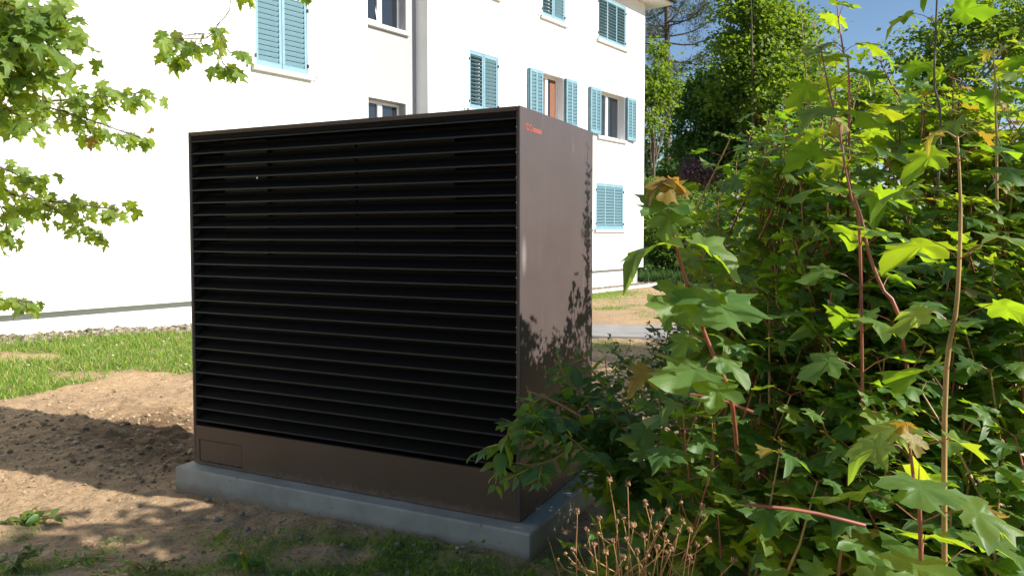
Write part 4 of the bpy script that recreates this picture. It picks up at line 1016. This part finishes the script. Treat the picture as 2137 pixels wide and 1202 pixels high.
# pine: trunk, whorled limbs, tufts of needles
pb = np.array(G(1392, 40)); root = thing('pine_tree', tuple(pb), 'tall grey-green pine with bare limbs beside the roof corner', 'tree', TG)
mb = MB(); ptop = at(1386, -260, 40); mb.tube(smoothline([pb-np.array([0, 0, .3]), (pb+ptop)/2+np.array([.1, 0, 0]), ptop], 10), np.linspace(.26, .05, 10), 8)
tufts = []
for k in range(90):
    f = rng.uniform(.40, 1.0); p = pb+(ptop-pb)*f; a = rng.rand()*6.28; ln = (1.15-f)*3.6*rng.uniform(.6, 1.1)+1.0
    d_ = np.array([math.cos(a), math.sin(a), rng.uniform(-.1, .45)]); e = p+d_*ln; m_ = (p+e)/2+np.array([0, 0, -.12*ln])
    L_ = smoothline([p, m_, e], 7); mb.tube(L_, np.linspace(.055, .012, 7), 5, 0, False)
    for q in range(int(4+5*rng.rand())):
        b_ = L_[rng.randint(3, 7)]+rng.randn(3)*np.array([.3, .3, .12]); mb.tube([L_[4], (L_[4]+b_)/2, b_], [.015, .01, .006], 3, 0, False)
        tufts.append(b_+rng.randn(60, 3)*np.array([.22, .22, .13]))
mb.build('trunk', M_bark, root, True, pb)
C = np.concatenate(tufts); n = len(C); t = rng.randn(n, 3); t[:, 2] += .3; t /= np.linalg.norm(t, axis=1)[:, None]; x = np.cross(t, rng.randn(n, 3)); x /= np.linalg.norm(x, axis=1)[:, None]
V = np.stack([C, C+t*.13+x*.016, C+t*.24, C+t*.13-x*.016], 1).reshape(-1, 3)-pb
T = (np.arange(n)[:, None]*4+np.arange(4)).astype(int); me = make_mesh('needles', V, T); me.materials.append(M_bg[4]); link_mesh('crown', me, root)
# shrubs in front of the trees
SG = 'garden shrubs beyond the building corner'
def bg_shrub(label, px, Y, ells, ncl, per, mat, size=.10, name='garden_shrub'):
    bg_tree(name, label, G(px, Y), ells, ncl, per, .2, size, mat, 'shrub', SG, .05, hollow=.45)
bg_shrub('rounded light green garden shrub right of the wall corner', 1420, 25.5, [E(1415, 450, 25.5, 1.0, .9, .8), E(1385, 480, 25, .7, .8, .7), E(1450, 500, 25, .9, .9, .9)], 120, 85, M_bg[0])
bg_shrub('dark green garden shrub at the foot of the wall corner', 1385, 25, [E(1375, 545, 25, .8, .8, .7), E(1420, 555, 25.2, 1.0, .8, .7)], 80, 90, M_bg[1])
bg_shrub('mid green garden shrub with fresh shoots left of the distant house', 1500, 25.5, [E(1490, 470, 25.5, .9, .9, 1.1), E(1520, 540, 25, 1.0, .9, 1.0), E(1470, 560, 24.8, .9, .8, .6)], 130, 85, M_bg[2])
bg_shrub('tall light green garden shrub at the very corner of the wall', 1362, 26.5, [E(1358, 420, 26.5, .35, .5, .9), E(1372, 395, 26.5, .3, .4, .4)], 40, 70, M_bg[2])
bg_shrub('purple-leaved shrub under the dark trees', 1455, 31, [E(1448, 355, 31, .4, .5, .4), E(1465, 372, 31, .35, .5, .3)], 26, 70, M_bg[3], .13, 'purple_shrub')
bg_shrub('dark green garden shrub below the distant house', 1600, 24, [E(1590, 540, 24, 1.3, 1.0, .9), E(1680, 520, 24, 1.5, 1.0, 1.2), E(1560, 575, 23.5, 1.0, .9, .5)], 130, 85, M_bg[1])
bg_shrub('wide mid green shrub seen through the gaps of the thicket', 1850, 22, [E(1780, 480, 22, 1.6, 1.0, 1.3), E(1950, 480, 22, 2.0, 1.0, 1.4), E(2130, 470, 22, 2.0, 1.0, 1.5)], 170, 85, M_bg[1], .12)
# far wood closing the view
C = []
for k in range(420):
    x = rng.uniform(-10, 75); z = rng.rand()**.7*rng.uniform(3.0, 4.6); C.append(np.array([x, 56+rng.randn()*2, z])+rng.randn(60, 3)*np.array([.9, .9, .5]))
o = leaf_cloud(np.concatenate(C), .34, [M_bg[1]], 'far_woodland'); tag(o, 'dark far woodland behind the garden trees', kind='stuff')
# distant grey house with blue shutters
hb = np.array(G(1548, 44)); dh = thing('distant_house', tuple(hb), 'distant grey house with dark blue shutters seen between the trees', 'house', rz=R(18))
mb = MB(); mb.box(-1.6, .9, 0, 6, -.3, 6.2); mb.build('wall', simple('grey_house_wall', (.42, .42, .43), .9, var=.06), dh)
M_bluesh = simple('dark_blue_shutter', (.08, .17, .30), .5)
mb = MB(); mb.bbox(-.75, -.1, -.05, .02, 1.35, 2.6, .01); o = mb.build('window', M_frame, dh)
mb = MB(); mb.box(-.68, -.17, -.062, -.052, 1.42, 2.53); mb.build('pane', M_glass, o)
for a in (-1.2, -.06):
    mb = MB(); mb.bbox(a, a+.42, -.08, -.03, 1.3, 2.65, .01); mb.build('shutter', M_bluesh, dh)
mb = MB(); mb.add([(-2, -.4, 6.2), (1.3, -.4, 6.2), (1.3, 6.4, 6.2), (-2, 6.4, 6.2), (-2, 3, 7.9), (1.3, 3, 7.9)], [(0, 1, 5, 4), (2, 3, 4, 5), (1, 2, 5), (3, 0, 4), (0, 3, 2, 1)]); mb.build('roof', M_roof, dh)

# ------------------------------------------------------------------ grass, clods, litter
def blades(n, pick, hgt, wid, name, label, mat, lean=.5):
    P = []; tot = 0
    while tot < n:
        x, y = pick(n*2); g_ = grassiness(x, y); k = rng.rand(len(x)) < g_**1.5
        P.append(np.stack([x[k], y[k]], 1)); tot += k.sum()
        if len(P) > 60: break
    P = np.concatenate(P)[:n]; n = len(P); z = height(P[:, 0], P[:, 1]); B = np.stack([P[:, 0], P[:, 1], z-.006], 1)
    X = (P[:, 0]-BC[0])*BX[0]+(P[:, 1]-BC[1])*BX[1]; Y = (P[:, 0]-BC[0])*BY[0]+(P[:, 1]-BC[1])*BY[1]
    keep = ~((X > -2.27) & (X < .13) & (Y > -.12) & (Y < 1.16))
    dF = (P-FP) @ FN; keep &= dF > .42
    keep &= ~((P[:, 1] > 10.72-.15*(P[:, 0]-1.18)) & (P[:, 1] < 12.2-.17*(P[:, 0]-1.3)) & (P[:, 0] > -3))
    B = B[keep]; n = len(B)
    a = rng.rand(n)*6.28; h = hgt*(.45+.9*rng.rand(n)**1.5)*(.6+.8*fbm(B[:, 0]*2.5, B[:, 1]*2.5, 2, 91)); d_ = np.stack([np.cos(a), np.sin(a), 0*a], 1)
    b2 = rng.rand(n)*6.28; wv = np.stack([np.cos(b2), np.sin(b2), 0*a], 1)*(wid*(.6+.8*rng.rand(n)))[:, None]
    ln = lean*(.3+rng.rand(n))[:, None]*h[:, None]; up = np.array([0, 0, 1.])
    m_ = B+d_*ln*.35+up*(h*.6)[:, None]; t = B+d_*ln+up*h[:, None]
    V = np.stack([B-wv, B+wv, m_+wv*.75, m_-wv*.75, t], 1).reshape(-1, 3)
    k = np.arange(n)[:, None]*5; T = np.concatenate([k+np.array([0, 1, 2]), k+np.array([0, 2, 3]), k+np.array([3, 2, 4])], 1).reshape(-1, 3)
    me = make_mesh(name, V, T); me.materials.append(mat); o = link_mesh(name, me); return tag(o, label, kind='stuff')
blades(46000, lambda n: (rng.uniform(-8, -1.5, n), rng.uniform(6.2, 12.4, n)), .075, .0045, 'lawn_grass', 'short sunlit lawn grass left of the cabinet', M_grass, .8)
blades(7000, lambda n: (rng.uniform(-8, -1.5, n), rng.uniform(6.2, 12.4, n)), .07, .004, 'dry_grass', 'yellowed dry blades among the sunlit lawn', M_straw, 1.4)
blades(16000, lambda n: (rng.uniform(-.5, 6, n), rng.uniform(7, 24.5, n)), .05, .006, 'thin_grass', 'thin grass patches on the soil beyond the cabinet', M_grass, .8)
blades(9000, lambda n: (rng.uniform(-3.6, 1.4, n), rng.uniform(2.9, 4.6, n)), .035, .0022, 'grass_tufts', 'short grass tufts in the shaded soil in front of the plinth', M_grass, .9)
def tall_strip(n, f, hgt, wid, name, label, mat):
    B = np.array([f() for _ in range(n)]); a = rng.rand(n)*6.28; h = hgt*(.5+.8*rng.rand(n)); d_ = np.stack([np.cos(a), np.sin(a), 0*a], 1)
    wv = np.stack([np.cos(a+1.5), np.sin(a+1.5), 0*a], 1)*wid; up = np.array([0, 0, 1.])
    m_ = B+d_*(h*.12)[:, None]+up*(h*.6)[:, None]; t = B+d_*(h*.4)[:, None]+up*h[:, None]
    V = np.stack([B-wv, B+wv, m_+wv*.7, m_-wv*.7, t], 1).reshape(-1, 3); k = np.arange(n)[:, None]*5
    T = np.concatenate([k+np.array([0, 1, 2]), k+np.array([0, 2, 3]), k+np.array([3, 2, 4])], 1).reshape(-1, 3)
    me = make_mesh(name, V, T); me.materials.append(mat); tag(link_mesh(name, me), label, kind='stuff')
M_darkgrass = leafmat('shaded_tall_grass', [(0, (.03, .08, .018)), (1, (.07, .14, .03))], [(.08, .2, .02), (.16, .3, .03)], .3, .5)
def fstrip():
    x = rng.uniform(4.1, 12); y = rng.uniform(23.4, 24.8)+.03*(x-4); return (x, y, float(height(np.array(x), np.array(y), False)))
tall_strip(7000, fstrip, .38, .012, 'tall_grass', 'tall dark grass under the garden shrubs', M_darkgrass)
def fwall():
    t = rng.uniform(-.5, 3.2); q = rng.uniform(.25, .75); p = FP+FD*t+FN*q; return (p[0], p[1], float(height(p[0], p[1])))
tall_strip(420, fwall, .17, .0028, 'wall_grass', 'wispy seeding grass along the pebbles by the white wall', M_grass)
# clods and straw on the soil
mb = MB()
def soilpick():
    while True:
        u = rng.rand()
        if u < .68: x, y = rng.uniform(-5.2, .9), rng.uniform(2.9, 7.9)
        else: x, y = rng.uniform(-4.8, -2.2), rng.uniform(4.4, 6.4)
        X = (x-BC[0])*BX[0]+(y-BC[1])*BX[1]; Y = (x-BC[0])*BY[0]+(y-BC[1])*BY[1]
        if -2.3 < X < .15 and -.11 < Y < 1.2: continue
        if grassiness(np.array(x), np.array(y)) > .5: continue
        return x, y, X, Y
for i in range(4200):
    x, y, X, Y = soilpick(); r_ = .0035+.012*rng.rand()**4*(1.8 if (X < -2.2 and -.1 < Y < 1.6) else 1)
    blob(mb, (x, y, float(height(x, y))+r_*.25), r_, .7)
tag(mb.build('soil_crumbs', M_clod, smooth=False), 'crumbs and clods lying on the bare soil', kind='stuff')
mb = MB()
for i in range(2600):
    x, y, X, Y = soilpick(); a = rng.rand()*6.28; l_ = rng.uniform(.015, .06); z = float(height(x, y))+.004
    d_ = np.array([math.cos(a), math.sin(a), rng.uniform(-.05, .35)])*l_; s_ = np.array([-math.sin(a), math.cos(a), 0])*.0022
    p = np.array([x, y, z]); mb.add([p-s_, p+s_, p+d_*.5+s_+np.array([0, 0, .004]), p+d_*.5-s_+np.array([0, 0, .004]), p+d_], [(0, 1, 2, 3), (3, 2, 4)])
tag(mb.build('straw', M_straw), 'bits of straw and dead roots on the bare soil', kind='stuff')
# stones along the plinth
m, nt, p = newmat('field_stone'); M_stone = m
oi = N(nt, 'ShaderNodeObjectInfo'); n = noise(nt, 60, 4); r = ramp(nt, [(0, (.24, .20, .155)), (1, (.50, .45, .37))], oi.outputs['Random']); mm = N(nt, 'ShaderNodeMixRGB', blend_type='MULTIPLY'); mm.inputs[0].default_value = .5
nt.links.new(r.outputs[0], mm.inputs[1]); nt.links.new(n.outputs['Fac'], mm.inputs[2]); nt.links.new(mm.outputs[0], p.inputs['Base Color']); p.inputs['Roughness'].default_value = .9
for i in range(26):
    X = rng.uniform(-2.1, .05) if i > 8 else rng.uniform(-1.0, .0); Y = -.13-rng.rand()**2*.35; p = BC+BX*X+BY*Y; r_ = rng.uniform(.009, .022)
    mb = MB(); blob(mb, (0, 0, 0), r_, .65); o = mb.build('stone', M_stone, smooth=True); o.location = (p[0], p[1], float(height(p[0], p[1]))+r_*.3)
    tag(o, 'small stone lying in the soil along the concrete plinth', 'stone', 'small stones along the plinth')
# low weeds in the shaded soil
mb = MB(); C = []
for k in range(130):
    x, y = rng.uniform(-2.2, .3), rng.uniform(3.0, 3.75)
    if ((x-BC[0])*BY[0]+(y-BC[1])*BY[1]) > -.14: continue
    if grassiness(np.array(x), np.array(y)) < .15: continue
    for j in range(rng.randint(8, 22)):
        q = np.array([x, y])+rng.randn(2)*.06; C.append((q[0], q[1], float(height(q[0], q[1]))+rng.uniform(.004, .03)))
o = leaf_cloud(np.array(C), .022, [M_ovate], 'ground_cover', jit=.4); tag(o, 'small dark weeds creeping over the shaded soil', kind='stuff')
def weed(label, base, shoots, size, mats, kind='O'):
    base = np.array(base, float); base[2] = float(height(base[0], base[1])); root = thing('weed', tuple(base), label, 'weed', 'weeds in the soil at the lower edge')
    mb = MB(); lv = Leaves(root, kind, mats); del LEAFSETS[-1]; one = [lv]
    for (dx, dy, dz), n in shoots:
        e = base+np.array([dx, dy, dz]); P = smoothline([base, base+np.array([dx*.4, dy*.4, dz*.7]), e], 7); mb.tube(P, np.linspace(.003, .0014, 7), 5)
        for j in range(n):
            q = P[6-min(6, j)]; a = rng.rand()*6.28; lv.add(q, (math.cos(a), math.sin(a), .1-.4*rng.rand()), leaf_normal(.35), size*(.7+.6*rng.rand()), rng.randint(len(mats)))
    mb.build('stem', M_redstem, root, True, base)
    LEAFSETS[:] = one; finish_leaves()
g1 = at(520, 1195, 3.32); weed('red-stemmed weed seedling standing in the lower left soil', g1, [((-.13, .03, .17), 6), ((-.07, .0, .08), 5), ((.04, .0, .05), 5), ((.0, -.03, .06), 4)], .055, [M_ovate, M_maple2])
g2 = at(1050, 1190, 3.05); weed('leafy weed at the near corner of the plinth', g2, [((.1, .02, .12), 6), ((-.08, 0, .06), 6), ((.0, .0, .08), 5), ((.2, .03, .17), 5), ((.15, .0, .05), 6), ((-.14, .02, .04), 5)], .062, [M_ovate])
g3 = at(30, 1190, 3.35); weed('pale clump of weed at the lower left corner', g3, [((rng.randn()*.1, rng.randn()*.08, .05+.05*rng.rand()), 6) for _ in range(9)], .04, [M_ovate])
g4 = at(60, 1050, 3.95); weed('flat spreading weed on the sunlit soil at the left edge', g4, [((rng.randn()*.16, rng.randn()*.06, .03+.03*rng.rand()), 6) for _ in range(9)], .06, [M_maple2, M_ovate])
g5 = at(310, 1195, 3.3); weed('small white-flecked weed in the shaded soil', g5, [((rng.randn()*.12, rng.randn()*.05, .05+.05*rng.rand()), 5) for _ in range(8)], .03, [M_ovate])
# daisies in the lawn
for i in range(14):
    x, y = rng.uniform(-6.2, -3.0), rng.uniform(7.9, 10.5); z = float(height(x, y))+.05
    if grassiness(np.array(x), np.array(y)) < .5: continue
    root = thing('daisy', (x, y, z-.05), 'small white daisy in the sunlit lawn', 'flower', 'daisies in the lawn')
    mb = MB(); mb.tube([(0, 0, 0), (0, 0, .05)], .0015, 4); mb.build('stem', M_grass, root)
    mb = MB(); k = 10; V = [(0, 0, .056)]+[(.015*math.cos(a), .015*math.sin(a), .05) for a in np.linspace(0, 6.28, k, False)]; mb.add(V, [(0, 1+i_, 1+(i_+1) % k) for i_ in range(k)]); mb.build('petals', M_flower, root)

# dry seed stalks in front of the thicket
db = np.array([.36, 2.02, .0]); ds = thing('dry_stalks', tuple(db), 'clump of dry brown seed stalks before the dark thicket', 'dry plant')
tops = [(1272, 1005, 1.95), (1310, 1012, 1.95), (1347, 1052, 1.9), (1360, 1072, 1.9), (1205, 1068, 1.95), (1195, 1150, 1.9), (1280, 1130, 1.9), (1310, 1130, 1.9), (1345, 1120, 1.9), (1415, 1110, 1.9), (1388, 1120, 1.85), (1466, 1060, 1.9), (1470, 1080, 1.9), (1480, 1130, 1.85),
        (1240, 1140, 1.9), (1372, 1145, 1.85), (1265, 1155, 1.9), (1300, 1165, 1.85), (1425, 1090, 1.9), (1440, 1165, 1.85), (1330, 1150, 1.85), (1400, 1150, 1.9), (1532, 1172, 1.85), (1225, 1110, 1.95), (1288, 1090, 1.95), (1300, 1080, 1.92), (1322, 1100, 1.9), (1350, 1160, 1.86), (1375, 1100, 1.9), (1395, 1070, 1.92), (1440, 1110, 1.88), (1455, 1140, 1.9), (1250, 1085, 1.95), (1145, 1125, 2.6)]
for px, py, Y in tops:
    e = at(px, py, Y); b_ = db+np.array([rng.randn()*.03, rng.randn()*.03, 0]); d_ = rng.randn(3)*.02+np.array([(e[0]-db[0])*.25, 0, 0])
    mb = MB(); P = smoothline([b_, b_+np.array([(e[0]-db[0])*.38, 0, (e[2]-b_[2])*.66])+d_, e], 9); mb.tube(P-db, np.linspace(.0026, .0012, 9), 5)
    st = mb.build('stalk', M_dry, ds, True)
    mb = MB(); r_ = rng.uniform(.0045, .0075)
    for j in range(5):
        c = e-db+rng.randn(3)*.003; blob(mb, c+np.array([0, 0, r_*.5]), r_*rng.uniform(.5, .9), 1.3)
    for j in range(6):
        a = j*1.05; q = e-db; mb.tube([q, q+np.array([math.cos(a)*r_*1.2, math.sin(a)*r_*1.2, r_*2.0])], [.0016, .0006], 3, 0, False)
    h_ = mb.build('seed_head', M_dryhead, st, True)
    for j in range(rng.randint(0, 3)):
        q = P[rng.randint(4, 7)]; l_ = rng.uniform(.05, .13); a = rng.choice([-1, 1])*rng.uniform(.4, 1.1); e2 = q+np.array([math.sin(a)*l_, rng.randn()*.03, math.cos(a)*l_])
        mb = MB(); mb.tube(smoothline([q, (q+e2)/2+np.array([math.sin(a)*.012, 0, -.006]), e2], 5)-db, [.0018, .0016, .0014, .0012, .001], 4)
        blob(mb, e2-db, .0055, 1.2); mb.build('side_stalk', M_dry, st, True)
print('objects', len(bpy.data.objects))
